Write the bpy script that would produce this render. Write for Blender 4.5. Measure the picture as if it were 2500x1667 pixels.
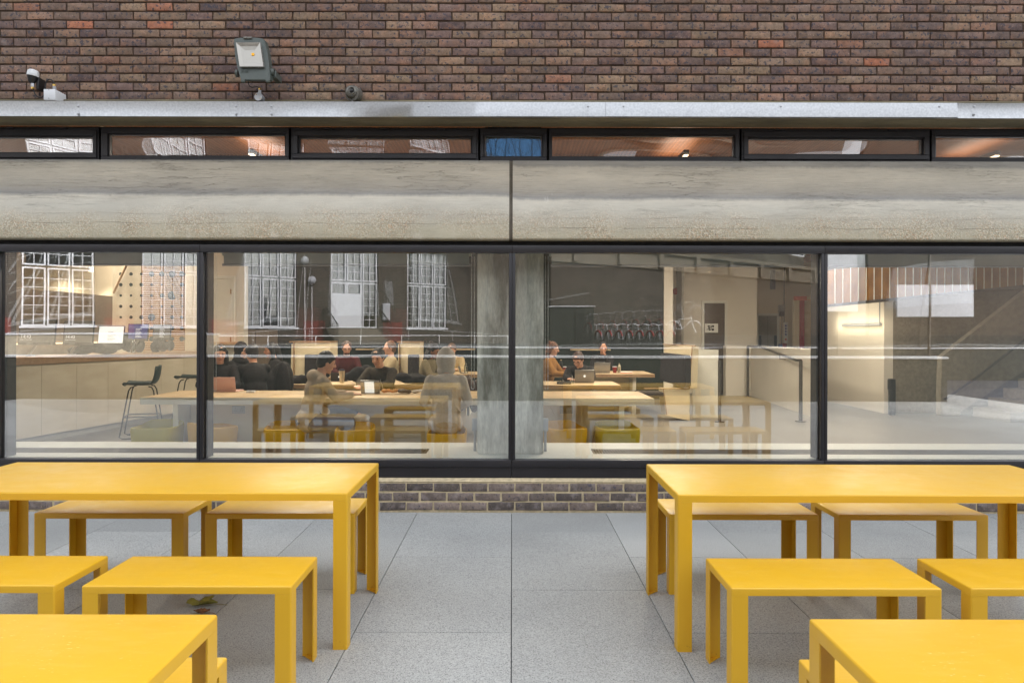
import bpy, bmesh, math, random
from mathutils import Vector, Matrix, noise as mnoise
R = math.radians
random.seed(7)
for o in list(bpy.data.objects): bpy.data.objects.remove(o)
sc = bpy.context.scene
COL = sc.collection

# ------------------------------------------------------------ camera, sky, sun, exposure
EYE = 1.457; FPX = 1790.0; ROLL = 0.0023
cd = bpy.data.cameras.new("camera"); cam = bpy.data.objects.new("camera", cd); COL.objects.link(cam)
cd.sensor_width = 36; cd.lens = 36*FPX/2500; cd.shift_y = -18.5/2500
cd.clip_start = 0.05; cd.clip_end = 500
cam.location = (0, 0, EYE); cam.rotation_euler = (R(90), -ROLL, 0)
sc.camera = cam
w = bpy.data.worlds.new("World"); sc.world = w; w.use_nodes = True
wn = w.node_tree; bg = wn.nodes['Background']
sky = wn.nodes.new('ShaderNodeTexSky'); sky.sky_type = 'NISHITA'; sky.sun_disc = False
SUN_EL, SUN_AZ = 37, 38      # low sun over the roof: the yard is in open shade, the far buildings are lit
sky.sun_elevation = R(SUN_EL); sky.sun_rotation = R(SUN_AZ); sky.dust_density = 2.2; sky.air_density = 1.0; sky.ozone_density = 1.0
hs = wn.nodes.new('ShaderNodeHueSaturation'); hs.inputs['Saturation'].default_value = .16   # thin cloud
wn.links.new(sky.outputs[0], hs.inputs['Color'])
tcw = wn.nodes.new('ShaderNodeTexCoord'); sxw = wn.nodes.new('ShaderNodeSeparateXYZ'); wn.links.new(tcw.outputs['Generated'], sxw.inputs[0])
mrw = wn.nodes.new('ShaderNodeMapRange'); wn.links.new(sxw.outputs[2], mrw.inputs[0]); mrw.inputs[3].default_value = .5; mrw.inputs[4].default_value = 1.8   # cloud is brighter overhead
mxw = wn.nodes.new('ShaderNodeMix'); mxw.data_type = 'RGBA'; mxw.blend_type = 'MULTIPLY'; mxw.inputs[0].default_value = 1
wn.links.new(hs.outputs[0], mxw.inputs[6]); wn.links.new(mrw.outputs[0], mxw.inputs[7]); wn.links.new(mxw.outputs[2], bg.inputs[0]); bg.inputs[1].default_value = 0.15
sl = bpy.data.lights.new("sun", 'SUN'); sun = bpy.data.objects.new("sun", sl); COL.objects.link(sun)
sl.energy = 2.2; sl.angle = R(2); sl.color = (1, .95, .88)
# sun_rotation is measured clockwise from +Y
sd = Vector((math.sin(R(SUN_AZ))*math.cos(R(SUN_EL)), math.cos(R(SUN_AZ))*math.cos(R(SUN_EL)), math.sin(R(SUN_EL))))
sun.rotation_euler = sd.to_track_quat('Z', 'Y').to_euler(); sun.location = (0, -8, 14)
sc.view_settings.view_transform = 'Standard'; sc.view_settings.look = 'None'
sc.view_settings.exposure = 2.0; sc.view_settings.gamma = 1
sc.render.engine = 'CYCLES'
sc.render.resolution_x = 1024; sc.render.resolution_y = 682
sc.cycles.max_bounces = 8; sc.cycles.transparent_max_bounces = 24; sc.cycles.caustics_reflective = False

def at(px, py, Y):
    dx, dy = px-1250, py-833.5
    X, V = dx+dy*ROLL, dy-dx*ROLL
    return Vector((X/FPX*Y, Y, EYE-(V+18.5)/FPX*Y))

# ------------------------------------------------------------ materials
MATS = {}
def lin(c):
    return tuple(((v/255)/12.92 if v/255 <= .04045 else ((v/255+.055)/1.055)**2.4) for v in c)+(1,)
class G:
    def __init__(s, name):
        s.m = bpy.data.materials.new(name); s.m.use_nodes = True; s.t = s.m.node_tree
        s.b = s.t.nodes['Principled BSDF']; s.out = s.t.nodes['Material Output']; MATS[name] = s.m
        s._tc = None
    def tc(s, k='Object'):
        if not s._tc: s._tc = s.t.nodes.new('ShaderNodeTexCoord')
        return s._tc.outputs[k]
    def n(s, ty, ins=None, **kw):
        nd = s.t.nodes.new('ShaderNode'+ty)
        for k, v in kw.items(): setattr(nd, k, v)
        for k, v in (ins or {}).items(): s.set(nd.inputs[k], v)
        return nd
    def set(s, sock, v):
        if hasattr(v, 'is_output') or isinstance(v, bpy.types.NodeSocket): s.t.links.new(v, sock)
        elif isinstance(v, bpy.types.Node): s.t.links.new(v.outputs[0], sock)
        else: sock.default_value = v
    def mapping(s, scale=(1,1,1), loc=(0,0,0), src=None):
        return s.n('Mapping', {'Vector': src or s.tc(), 'Scale': scale, 'Location': loc}).outputs[0]
    def noise(s, scale, detail=3, vec=None, rough=.5):
        return s.n('TexNoise', {'Vector': vec or s.tc(), 'Scale': scale, 'Detail': detail, 'Roughness': rough}).outputs[0]
    def ramp(s, fac, pts):
        nd = s.n('ValToRGB', {'Fac': fac}); e = nd.color_ramp.elements
        while len(e) > 1: e.remove(e[0])
        e[0].position = pts[0][0]; c = pts[0][1]; e[0].color = c if len(c) == 4 else lin(c)
        for p, c in pts[1:]:
            x = e.new(p); x.color = c if len(c) == 4 else lin(c)
        return nd.outputs[0]
    def mix(s, f, a, b, mode='MIX'):
        nd = s.n('Mix', data_type='RGBA', blend_type=mode)
        s.set(nd.inputs[0], f); s.set(nd.inputs[6], a); s.set(nd.inputs[7], b); return nd.outputs[2]
    def math(s, op, a, b=0.0, c=None):
        nd = s.n('Math', operation=op); s.set(nd.inputs[0], a); s.set(nd.inputs[1], b)
        if c is not None: s.set(nd.inputs[2], c)
        return nd.outputs[0]
    def rng(s, v, a, b, c=0., d=1.):
        nd = s.n('MapRange', {'Value': v, 'From Min': a, 'From Max': b, 'To Min': c, 'To Max': d}); return nd.outputs[0]
    def bump(s, h, st=.3, dist=.01):
        nd = s.n('Bump', {'Height': h, 'Strength': st, 'Distance': dist}); s.set(s.b.inputs['Normal'], nd.outputs[0])
    def fin(s, col=None, rough=None, metal=None, **kw):
        if col is not None: s.set(s.b.inputs['Base Color'], col)
        if rough is not None: s.set(s.b.inputs['Roughness'], rough)
        if metal is not None: s.b.inputs['Metallic'].default_value = metal
        for k, v in kw.items(): s.set(s.b.inputs[k.replace('_', ' ')], v)
        return s.m
BW = lambda v: (v, v, v, 1)

def simple(name, rgb, rough=.6, metal=0, var=.12, sc_=8, bump=0, **kw):
    g = G(name); c = lin(rgb)
    n = g.noise(sc_, 5)
    dark = tuple(x*(1-var) for x in c[:3])+(1,); light = tuple(min(1, x*(1+var)) for x in c[:3])+(1,)
    g.fin(g.ramp(n, [(.3, dark), (.7, light)]), g.rng(g.noise(sc_*2.3, 3), .3, .7, max(.02, rough-.06), min(1, rough+.06)), metal, **kw)
    if bump: g.bump(g.noise(sc_*12, 4), bump, .004)
    return g.m

# yellow powder coat with dust, water marks and pale flecks on the upward faces
g = G('yellow_powder_coat')
geo = g.n('NewGeometry'); up = g.rng(g.n('SeparateXYZ', {0: geo.outputs['Normal']}).outputs[2], .6, .95)
rnd = g.n('ObjectInfo').outputs['Random']
pos = g.mapping((1, 1, 1), src=geo.outputs['Position'])
base = g.mix(g.noise(1.7, 3, pos), lin((214, 165, 32)), lin((220, 172, 40)))
streak = g.noise(26, 6, g.mapping((.35, 1.6, 1), src=geo.outputs['Position']), .65)
fl = g.rng(g.noise(120, 2, g.mapping((.6, 1.6, 1), src=geo.outputs['Position'])), .66, .74)
patch = g.rng(g.noise(3.2, 6, pos, .6), .48, .62)
dust = g.math('MULTIPLY', up, g.math('ADD', g.math('MULTIPLY', g.math('MULTIPLY', fl, patch), .8), g.math('MULTIPLY', g.rng(streak, .5, .72), .09)))
mud = g.math('MULTIPLY', up, g.rng(g.noise(2.1, 7, g.mapping((1, 1.8, 1), (4, 2, 0), geo.outputs['Position']), .62), .6, .63, 0, .09))
c = g.mix(dust, base, lin((240, 214, 140))); c = g.mix(mud, c, lin((205, 170, 70)))
# small rust specks near the feet
pz = g.n('SeparateXYZ', {0: geo.outputs['Position']}).outputs[2]
rst = g.math('MULTIPLY', g.rng(pz, .0, .05, 1, 0), g.rng(g.noise(60, 3, pos), .6, .7))
c = g.mix(g.math('MULTIPLY', rst, .6), c, lin((120, 70, 30)))
g.fin(c, g.rng(g.noise(9, 5, pos), .35, .65, .36, .46))
g.bump(g.noise(420, 2, pos), .05, .001)

# brick: per-brick tone in attribute
def brick_mat(name, ramp, spot, spotcol, eff, rough=.85, sp_scale=55, edge=(170, 122, 92)):
    g = G(name); at_ = g.n('Attribute', attribute_name='tone'); s = g.n('SeparateColor', {0: at_.outputs['Color']})
    off = g.n('VectorMath', {0: g.tc(), 1: at_.outputs['Color']}, operation='MULTIPLY_ADD'); off.inputs[2].default_value = (0, 0, 0)
    co = g.n('VectorMath', {0: at_.outputs['Color'], 1: (9, 9, 9), 2: g.tc()}, operation='MULTIPLY_ADD').outputs[0]
    base = g.ramp(s.outputs[0], ramp)
    # brick to brick value and fine variation
    base = g.mix(1, base, g.ramp(s.outputs[1], [(0, BW(.82)), (1, BW(1.16))]), 'MULTIPLY')
    base = g.mix(g.math('MULTIPLY', g.rng(g.noise(9, 2, co), .5, .68), .35), base, lin(edge))
    base = g.mix(1, base, g.ramp(g.noise(30, 7, co, .75), [(.3, BW(.6)), (.7, BW(1.4))]), 'MULTIPLY')
    blot = g.rng(g.noise(16, 3, co), .52, .7); base = g.mix(g.math('MULTIPLY', blot, .45), base, lin(eff))
    sp = g.rng(g.noise(sp_scale, 2, co), spot, spot+.05); base = g.mix(g.math('MULTIPLY', sp, .8), base, lin(spotcol))
    sp2 = g.rng(g.noise(sp_scale*2.6, 2, co), .66, .7); base = g.mix(g.math('MULTIPLY', sp2, .8), base, lin((46, 36, 34)))
    sp3 = g.rng(g.noise(sp_scale*2.1, 1, g.mapping((1, 1, 1), (5, 5, 5), co)), .7, .74); base = g.mix(g.math('MULTIPLY', sp3, .5), base, lin((190, 165, 145)))
    base = g.mix(1, base, g.ramp(g.noise(.9, 5, g.mapping((1, 1, 1.6)), .6), [(.3, BW(.78)), (.7, BW(1.12))]), 'MULTIPLY')
    base = g.mix(g.math('MULTIPLY', g.rng(g.noise(5, 4, g.mapping((1, 1, .5)), .6), .64, .74), .3), base, lin((176, 166, 158)))
    g.fin(base, rough)
    g.bump(g.math('ADD', g.noise(70, 6, co, .7), g.math('MULTIPLY', sp2, -.6)), .6, .006)
    return g.m
brick_mat('brown_brick', [(0, (92, 74, 72)), (.2, (118, 98, 84)), (.4, (112, 90, 84)), (.6, (134, 113, 92)), (.75, (104, 86, 82)), (.85, (140, 118, 96)), (.95, (138, 110, 94)), (.985, (148, 106, 86)), (1, (164, 104, 78))], .585, (58, 60, 72), (138, 116, 108), sp_scale=42)
brick_mat('plinth_brick', [(0, (84, 76, 72)), (.4, (102, 92, 86)), (.7, (114, 101, 94)), (1, (138, 124, 116))], .62, (66, 66, 80), (156, 146, 146), sp_scale=40, edge=(150, 138, 132))
simple('dark_mortar', (84, 68, 56), .95, var=.25, sc_=30, bump=.8)
simple('cream_mortar', (196, 180, 148), .95, var=.2, sc_=30, bump=.8)

# board marked concrete (beam), weathering bands along its height
g = G('board_marked_concrete')
P = g.tc(); sx = g.n('SeparateXYZ', {0: P})
wob = g.math('MULTIPLY', g.math('SUBTRACT', g.noise(1.3, 5, g.mapping((1, 0, 1))), .5), .05)
wob2 = g.math('MULTIPLY', g.math('SUBTRACT', g.noise(24, 4, g.mapping((1, 0, .3))), .5), .022)
zz = g.math('ADD', sx.outputs[2], g.math('ADD', wob, wob2))
side = g.rng(sx.outputs[0], -.05, .05); zz = g.math('ADD', zz, g.math('MULTIPLY', side, .035))
zr = g.rng(zz, 2.22, 2.91)
col = g.ramp(zr, [(0, (176, 170, 150)), (.12, (180, 174, 154)), (.3, (176, 171, 158)), (.42, (186, 182, 170)), (.555, (202, 196, 182)), (.60, (152, 150, 146)), (.68, (172, 166, 155)), (.85, (194, 186, 170)), (.97, (186, 178, 163)), (1, (150, 146, 138))])
grain = g.noise(6, 8, g.mapping((.9, .9, 22)), .7)
grain2 = g.noise(3, 6, g.mapping((.5, .5, 60)), .6); grain3 = g.noise(14, 8, g.mapping((.8, .8, 16), (2, 1, 4)), .8)
grain = g.math('ADD', g.math('MULTIPLY', grain, .45), g.math('MULTIPLY', grain3, .55))
upper = g.rng(zr, .3, .62, .25, 1)
cn = g.noise(2.3, 4, g.mapping((.8, 1, 11)), .55); crk = g.rng(g.math('ABSOLUTE', g.math('SUBTRACT', cn, .5)), .012, 0.003)
cn2 = g.noise(1.1, 5, g.mapping((.5, 1, 9), (3, 0, 1)), .5); crk2 = g.rng(g.math('ABSOLUTE', g.math('SUBTRACT', cn2, .47)), .005, 0.001)
patchy = g.rng(g.noise(1.1, 2, g.mapping((1, 1, 3))), .42, .6)
crk = g.math('MULTIPLY', g.math('MAXIMUM', crk, crk2), g.math('MULTIPLY', upper, patchy))
bl_ = g.math('MAXIMUM', g.rng(g.math('ABSOLUTE', g.math('SUBTRACT', zz, 2.357)), .004, .001), g.rng(g.math('ABSOLUTE', g.math('SUBTRACT', zz, 2.44)), .0025, .0005))
crk = g.math('MAXIMUM', crk, g.math('MULTIPLY', bl_, g.rng(g.noise(3, 3, g.mapping((1, 0, 0))), .4, .6)))
col = g.mix(g.math('MULTIPLY', upper, .8), col, g.mix(1, col, g.ramp(grain, [(.32, BW(.58)), (.48, BW(1.0)), (.7, BW(1.12))]), 'MULTIPLY'))
col = g.mix(1, col, g.ramp(g.noise(2.2, 7, g.mapping((.6, 1, 1.6)), .65), [(.25, BW(.80)), (.7, BW(1.1))]), 'MULTIPLY')
agg = g.math('MULTIPLY', g.rng(zr, .52, .2), g.rng(g.noise(2.5, 4), .35, .6))
v = g.n('TexVoronoi', {'Vector': P, 'Scale': 105.0}); vc = g.n('SeparateColor', {0: v.outputs['Color']})
aggc = g.ramp(vc.outputs[0], [(0, (140, 124, 102)), (.3, (180, 168, 142)), (.55, (168, 162, 146)), (.72, (218, 210, 190)), (.9, (190, 152, 116)), (1, (110, 102, 92))])
col = g.mix(g.math('MULTIPLY', agg, .65), col, aggc)
col = g.mix(g.math('MULTIPLY', crk, .42), col, lin((96, 92, 84)))
bl = g.math('MULTIPLY', g.rng(g.noise(3, 6, g.mapping((3.2, 1, .8), (2.3, 0, 0)), .7), .62, .72), g.rng(sx.outputs[0], .05, .35)); bl = g.math('MULTIPLY', bl, g.rng(sx.outputs[0], .6, .3))
col = g.mix(g.math('MULTIPLY', bl, .6), col, lin((225, 222, 216)))
# small lime runs at the foot of the left length
lr = g.math('MULTIPLY', g.math('MULTIPLY', g.rng(g.noise(7, 5, g.mapping((1, 1, .5)), .6), .56, .7), g.rng(zr, .16, .03)), .5)
col = g.mix(lr, col, lin((214, 210, 200)))
g.fin(col, .9)
g.bump(g.math('ADD', g.math('MULTIPLY', g.math('ADD', grain, grain2), upper), g.math('ADD', g.math('MULTIPLY', v.outputs['Distance'], agg), g.math('MULTIPLY', crk, -1.))), .55, .012)

def concrete(name, a, b, sc_=3, stretch=(1, 1, 1), bump=.3, lo=.3):
    g = G(name); mp = g.mapping(stretch)
    c = g.ramp(g.noise(sc_, 8, mp, .65), [(lo, a), (1-lo, b)])
    c = g.mix(1, c, g.ramp(g.noise(sc_*14, 4, mp), [(.3, BW(.82)), (.7, BW(1.1))]), 'MULTIPLY')
    g.fin(c, .88); g.bump(g.noise(sc_*6, 8, mp, .7), bump, .01); return g.m
concrete('soffit_concrete', (92, 86, 70), (140, 130, 104), 2.5, (.5, 2, 2))
concrete('column_concrete', (158, 153, 140), (246, 241, 230), 1.9, (2.6, 2.6, .6), .7, .4)
concrete('grey_concrete', (120, 112, 98), (142, 134, 118), 1.5)
concrete('pale_render', (196, 190, 176), (208, 202, 190), .8, bump=.05)
concrete('grey_render', (138, 130, 115), (150, 142, 126), .8, bump=.05)
concrete('coping_stone', (150, 152, 156), (186, 188, 190), 3)
concrete('cornice_stone', (84, 78, 68), (108, 100, 88), 2)

# granite paving
g = G('granite')
at_ = g.n('Attribute', attribute_name='tone'); s = g.n('SeparateColor', {0: at_.outputs['Color']})
co = g.n('VectorMath', {0: at_.outputs['Color'], 1: (7, 7, 7), 2: g.tc()}, operation='MULTIPLY_ADD').outputs[0]
c = g.ramp(g.noise(1.1, 4), [(.3, (158, 160, 159)), (.7, (173, 175, 173))])
c = g.mix(1, c, g.ramp(s.outputs[0], [(0, BW(.88)), (1, BW(1.08))]), 'MULTIPLY')
n1 = g.noise(160, 4, co, .75)
c = g.mix(1, c, g.ramp(n1, [(.36, BW(.22)), (.45, BW(.86)), (.58, BW(1.05)), (.68, BW(1.5))]), 'MULTIPLY')
n2 = g.noise(330, 2, co)
c = g.mix(1, c, g.ramp(n2, [(.3, BW(.6)), (.45, BW(1)), (.75, BW(1.1))]), 'MULTIPLY')
c = g.mix(g.rng(g.noise(.9, 6, None, .6), .5, .72, 0, .2), c, lin((128, 126, 120)))
g.fin(c, .62); g.bump(n1, .25, .002)
simple('joint_grit', (52, 54, 60), .95)

# metals, frames
g = G('galvanised_steel')
at_ = g.n('Attribute', attribute_name='tone'); s = g.n('SeparateColor', {0: at_.outputs['Color']})
c = g.ramp(g.noise(60, 4), [(.3, (160, 162, 165)), (.7, (180, 182, 184))])
c = g.mix(g.rng(g.noise(5, 6, g.mapping((1, 1, 3))), .55, .75, 0, .25), c, lin((196, 196, 197)))
g.fin(c, g.rng(g.noise(14, 5), .3, .7, .30, .42), 1.0)
g.bump(g.noise(1.3, 2, g.mapping((1, 1, .6))), .06, .03)
simple('anthracite_frame', (33, 31, 35), .42, var=.2, sc_=4)
simple('dark_inner_frame', (40, 33, 32), .5, var=.15)
simple('black_gap', (14, 13, 13), .8)
simple('zinc', (170, 172, 176), .35, 1)
simple('brass', (214, 176, 96), .3, 1)
simple('white_plastic', (214, 216, 220), .45, var=.04)
simple('grey_plastic', (150, 152, 158), .5, var=.05)
simple('black_plastic', (22, 22, 24), .4, var=.1)
simple('rubber', (20, 20, 23), .55)
simple('floodlight_paint', (72, 80, 76), .42, var=.08, sc_=40)
simple('camera_grey', (112, 110, 104), .25, .4, var=.06)
g = G('lens_black'); g.fin(lin((8, 8, 10)), .04)
g = G('ribbed_white'); wv = g.n('TexWave', {'Vector': g.tc(), 'Scale': 60.0}); g.fin(g.ramp(wv.outputs[0], [(0, (196, 200, 204)), (1, (232, 235, 238))]), .3)
g = G('reflector'); g.fin(lin((158, 155, 148)), .3, .85)
g = G('led_chip'); g.fin(lin((240, 180, 20)), .4, Emission_Color=lin((250, 170, 20)), Emission_Strength=.05)

# glass: part mirror, part see-through
def glass(name, refl, tint=(.96, .98, .97, 1), dirt=0.0, bump=0.):
    g = G(name); g.t.nodes.remove(g.b)
    fr = g.n('Fresnel', {'IOR': 1.5}).outputs[0]
    f = g.math('MINIMUM', g.math('MULTIPLY', fr, refl/.04), 1)
    gl = g.n('BsdfGlossy', {'Color': (1, 1, 1, 1), 'Roughness': 0.0})
    if bump:
        b = g.n('Bump', {'Height': g.noise(.9, 1), 'Strength': bump, 'Distance': .02}); g.set(gl.inputs['Normal'], b.outputs[0])
    tr = g.n('BsdfTransparent', {'Color': tint})
    mx = g.n('MixShader'); g.set(mx.inputs[0], f); g.set(mx.inputs[1], tr.outputs[0]); g.set(mx.inputs[2], gl.outputs[0])
    last = mx.outputs[0]
    if dirt:
        df = g.n('BsdfDiffuse', {'Color': (.8, .8, .78, 1)})
        st = g.rng(g.noise(7, 6, g.mapping((9, 1, .35)), .7), .5, .75); spk = g.rng(g.noise(90, 2), .68, .75)
        d = g.math('MULTIPLY', g.math('ADD', st, g.math('MULTIPLY', spk, 2.)), dirt)
        m2 = g.n('MixShader'); g.set(m2.inputs[0], d); g.set(m2.inputs[1], last); g.set(m2.inputs[2], df.outputs[0]); last = m2.outputs[0]
    g.t.links.new(last, g.out.inputs[0]); return g.m
glass('window_glass', .165, dirt=.010)
glass('inner_glass', .07)
glass('upper_glass', .12, (.9, .9, .9, 1))
glass('far_glass', .3, (.35, .4, .4, 1))
glass('clear_plastic', .08, (.85, .92, .95, 1))

# interior
def wood(name, a, b, axis=(1, 12, 12), sc_=2.2, rough=.5):
    g = G(name); mp = g.mapping(axis)
    n = g.noise(sc_, 8, mp, .6); wv = g.n('TexWave', {'Vector': mp, 'Scale': .9, 'Distortion': 5.0, 'Detail': 3.0}).outputs[0]
    c = g.ramp(g.mix(.3, n, wv), [(.25, a), (.75, b)]); g.fin(c, rough); g.bump(n, .1, .003); return g.m
wood('oak', (192, 164, 126), (214, 190, 154))
wood('oak_edge', (150, 118, 86), (176, 144, 108))
wood('limed_board', (196, 184, 162), (216, 206, 186), (1.2, 1.2, 3.5), 1.6, .45)
wood('timber_ceiling', (118, 70, 34), (160, 100, 56), (8, .6, 1), 2)
wood('gold_panel', (128, 84, 30), (160, 112, 48), (1, 1, 3), 2)
simple('white_laminate', (226, 224, 214), .35, var=.03)
simple('cream_wall', (226, 212, 186), .85, var=.04, sc_=1.5)
simple('white_wall', (226, 218, 204), .85, var=.03, sc_=1.5)
simple('green_wall', (20, 30, 25), .75, var=.2, sc_=1)
simple('grey_door', (150, 146, 136), .5, var=.04)
simple('brown_door', (92, 80, 70), .55, var=.06)
simple('grey_screen', (120, 108, 96), .6, var=.05)
simple('terrazzo', (128, 125, 120), .4, var=.05, sc_=60)
simple('sill_white', (222, 222, 214), .45, var=.03)
simple('charcoal_fabric', (48, 44, 46), .9, var=.15, sc_=30, bump=.3)
simple('cream_panel', (226, 210, 176), .6, var=.03)
simple('blind_fabric', (168, 174, 172), .8, var=.05)
simple('bead_chain', (214, 214, 210), .4)
simple('mustard_shell', (206, 160, 10), .45, var=.05)
simple('olive_shell', (172, 158, 20), .45, var=.05)
simple('teal_shell', (34, 52, 52), .5, var=.08)
simple('steel_rail', (104, 98, 92), .35, .8)
simple('signal_red', (160, 10, 14), .45, var=.05)
simple('coral_paint', (222, 112, 84), .5, var=.05)
simple('silver_laptop', (150, 148, 146), .35, .6, var=.03)
simple('pink_laptop', (222, 178, 170), .4, 0, var=.03)
simple('paper', (238, 236, 230), .8, var=.02)
simple('print_black', (40, 38, 38), .7)
simple('blue_plate', (40, 66, 140), .4)
simple('cup_paper', (206, 190, 160), .6)
simple('cup_red', (140, 34, 34), .5)
simple('navy_lid', (32, 36, 66), .4)
simple('steel_bottle', (180, 172, 150), .3, .8)
simple('black_bottle', (18, 18, 22), .35)
simple('croissant', (196, 130, 60), .6, var=.4, sc_=30)
simple('dark_pastry', (60, 40, 32), .6, var=.5, sc_=40)
def emis(name, rgb, s):
    g = G(name); c = g.mix(g.noise(3, 2), lin(rgb), lin(tuple(max(0, v-8) for v in rgb))); g.fin(c, .4, Emission_Color=lin(rgb), Emission_Strength=s); return g.m
emis('screen_white', (236, 240, 240), .20); emis('screen_grey', (112, 108, 100), .05); emis('screen_blue', (60, 62, 120), .12)
emis('screen_text', (235, 235, 235), .12); emis('lamp_glow', (255, 226, 180), 1.6); emis('strip_glow', (255, 224, 176), .8); emis('logo_glow', (245, 245, 245), .3)
emis('red_dot', (255, 20, 50), 1); emis('far_strip', (255, 220, 150), .8)
# people
simple('skin_light', (214, 164, 138), .55, var=.06, sc_=20); simple('skin_tan', (196, 142, 112), .55, var=.06, sc_=20); simple('skin_brown', (146, 100, 76), .55, var=.06, sc_=20)
simple('black_hair', (24, 19, 19), .5, var=.5, sc_=60, bump=.6); simple('brown_hair', (66, 40, 28), .5, var=.5, sc_=60, bump=.6); simple('auburn_hair', (96, 56, 34), .6, var=.5, sc_=50, bump=.8); simple('fair_hair', (104, 76, 54), .6, var=.3, sc_=60)
simple('black_cloth', (26, 22, 25), .9, var=.3, sc_=20, bump=.4); simple('dark_olive_cloth', (54, 46, 36), .9, var=.3, sc_=20, bump=.4)
simple('grey_marl', (190, 184, 178), .95, var=.1, sc_=60, bump=.4); simple('taupe_marl', (176, 160, 140), .95, var=.1, sc_=60, bump=.4); simple('burgundy_knit', (70, 22, 26), .95, var=.2, sc_=50, bump=.4)
simple('sage_knit', (122, 112, 88), .95, var=.15, sc_=50, bump=.4); simple('ochre_knit', (150, 106, 56), .95, var=.15, sc_=50, bump=.4); simple('denim', (70, 84, 112), .9, var=.2, sc_=50); simple('sand_cloth', (186, 168, 134), .9)
simple('fur', (206, 184, 142), .95, var=.2, sc_=60, bump=.8); simple('face_dark', (30, 20, 20), .5); simple('lip', (150, 84, 76), .5); simple('shoe_white', (200, 196, 188), .6)
# outside, behind the camera
g = G('far_brick')
bt = g.n('TexBrick', {'Vector': g.tc('UV'), 'Color1': lin((36, 29, 25)), 'Color2': lin((54, 43, 35)), 'Mortar': lin((84, 80, 73)), 'Scale': 1.0, 'Mortar Size': .009, 'Brick Width': .225, 'Row Height': .075, 'Bias': 0.0})
g.fin(g.mix(1, bt.outputs[0], g.ramp(g.noise(.6, 6), [(.3, BW(.7)), (.7, BW(1.15))]), 'MULTIPLY'), .9)
simple('white_joinery', (186, 188, 194), .4, var=.03); simple('red_brick_band', (92, 40, 34), .85, var=.2, sc_=10)
simple('dark_green_wall', (30, 34, 30), .7, var=.15); simple('asphalt', (38, 38, 37), .9, var=.15, sc_=20); simple('room_dark', (30, 32, 32), .9)
simple('black_iron', (18, 20, 20), .4); simple('white_metal', (224, 226, 230), .4); simple('leaf_green', (122, 116, 46), .7, var=.35, sc_=30); simple('leaf_rust', (120, 78, 44), .7, var=.3, sc_=30)
simple('slate', (70, 72, 78), .7)
simple('blue_board', (34, 88, 134), .5)

# ------------------------------------------------------------ mesh helpers
def nb(): return bmesh.new()
def box(bm, x0, x1, y0, y1, z0, z1, bev=0, seg=2, mat=None, mi=0):
    t = bmesh.new()
    bmesh.ops.create_cube(t, size=1)
    for v in t.verts: v.co = Vector(((x0+x1)/2+v.co.x*(x1-x0), (y0+y1)/2+v.co.y*(y1-y0), (z0+z1)/2+v.co.z*(z1-z0)))
    if bev: bmesh.ops.bevel(t, geom=t.edges[:], offset=bev, segments=seg, affect='EDGES', profile=.5)
    for f in t.faces: f.material_index = mi
    if mat is not None: bmesh.ops.transform(t, matrix=mat, verts=t.verts)
    join(bm, t)
def join(bm, t):
    me = bpy.data.meshes.new('t'); t.to_mesh(me); t.free(); bm.from_mesh(me); bpy.data.meshes.remove(me)
def cyl(bm, p0, p1, r0, r1=None, n=16, cap=True):
    p0, p1 = Vector(p0), Vector(p1); r1 = r0 if r1 is None else r1
    d = (p1-p0); q = d.to_track_quat('Z', 'Y') if d.length > 1e-9 else Matrix.Identity(3).to_quaternion()
    a = []; b = []
    for i in range(n):
        an = 2*math.pi*i/n; v = Vector((math.cos(an), math.sin(an), 0))
        a.append(bm.verts.new(p0+q@(v*r0))); b.append(bm.verts.new(p1+q@(v*r1)))
    for i in range(n): bm.faces.new((a[i], a[(i+1) % n], b[(i+1) % n], b[i]))
    if cap: bm.faces.new(a[::-1]); bm.faces.new(b)
def tube(bm, pts, r, n=10):
    pts = [Vector(p) for p in pts]; rings = []
    up = Vector((0, 0, 1)); prev = None
    for i, p in enumerate(pts):
        t = (pts[min(i+1, len(pts)-1)]-pts[max(i-1, 0)]).normalized()
        if prev is None:
            s = t.cross(up);
            if s.length < .1: s = t.cross(Vector((1, 0, 0)))
        else: s = prev-t*prev.dot(t)
        s.normalize(); prev = s; u = s.cross(t)
        rr = r[i] if isinstance(r, (list, tuple)) else r
        rings.append([bm.verts.new(p+(s*math.cos(2*math.pi*k/n)+u*math.sin(2*math.pi*k/n))*rr) for k in range(n)])
    for a, b in zip(rings, rings[1:]):
        for k in range(n): bm.faces.new((a[k], a[(k+1) % n], b[(k+1) % n], b[k]))
    bm.faces.new(rings[0][::-1]); bm.faces.new(rings[-1])
def arc(c, r, a0, a1, n, plane='xz'):
    o = []
    for i in range(n+1):
        a = R(a0+(a1-a0)*i/n); p = Vector(c)
        p += Vector((math.cos(a)*r, 0, math.sin(a)*r)) if plane == 'xz' else Vector((math.cos(a)*r, math.sin(a)*r, 0)); o.append(p)
    return o
def ball(bm, c, rad, sub=3, rot=None):
    t = bmesh.new(); bmesh.ops.create_icosphere(t, subdivisions=sub, radius=1)
    rx = rad if isinstance(rad, (tuple, list)) else (rad,)*3
    M = Matrix.Translation(Vector(c)) @ (rot.to_4x4() if rot is not None else Matrix.Identity(4)) @ Matrix.Diagonal((*rx, 1))
    bmesh.ops.transform(t, matrix=M, verts=t.verts); join(bm, t)
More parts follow.
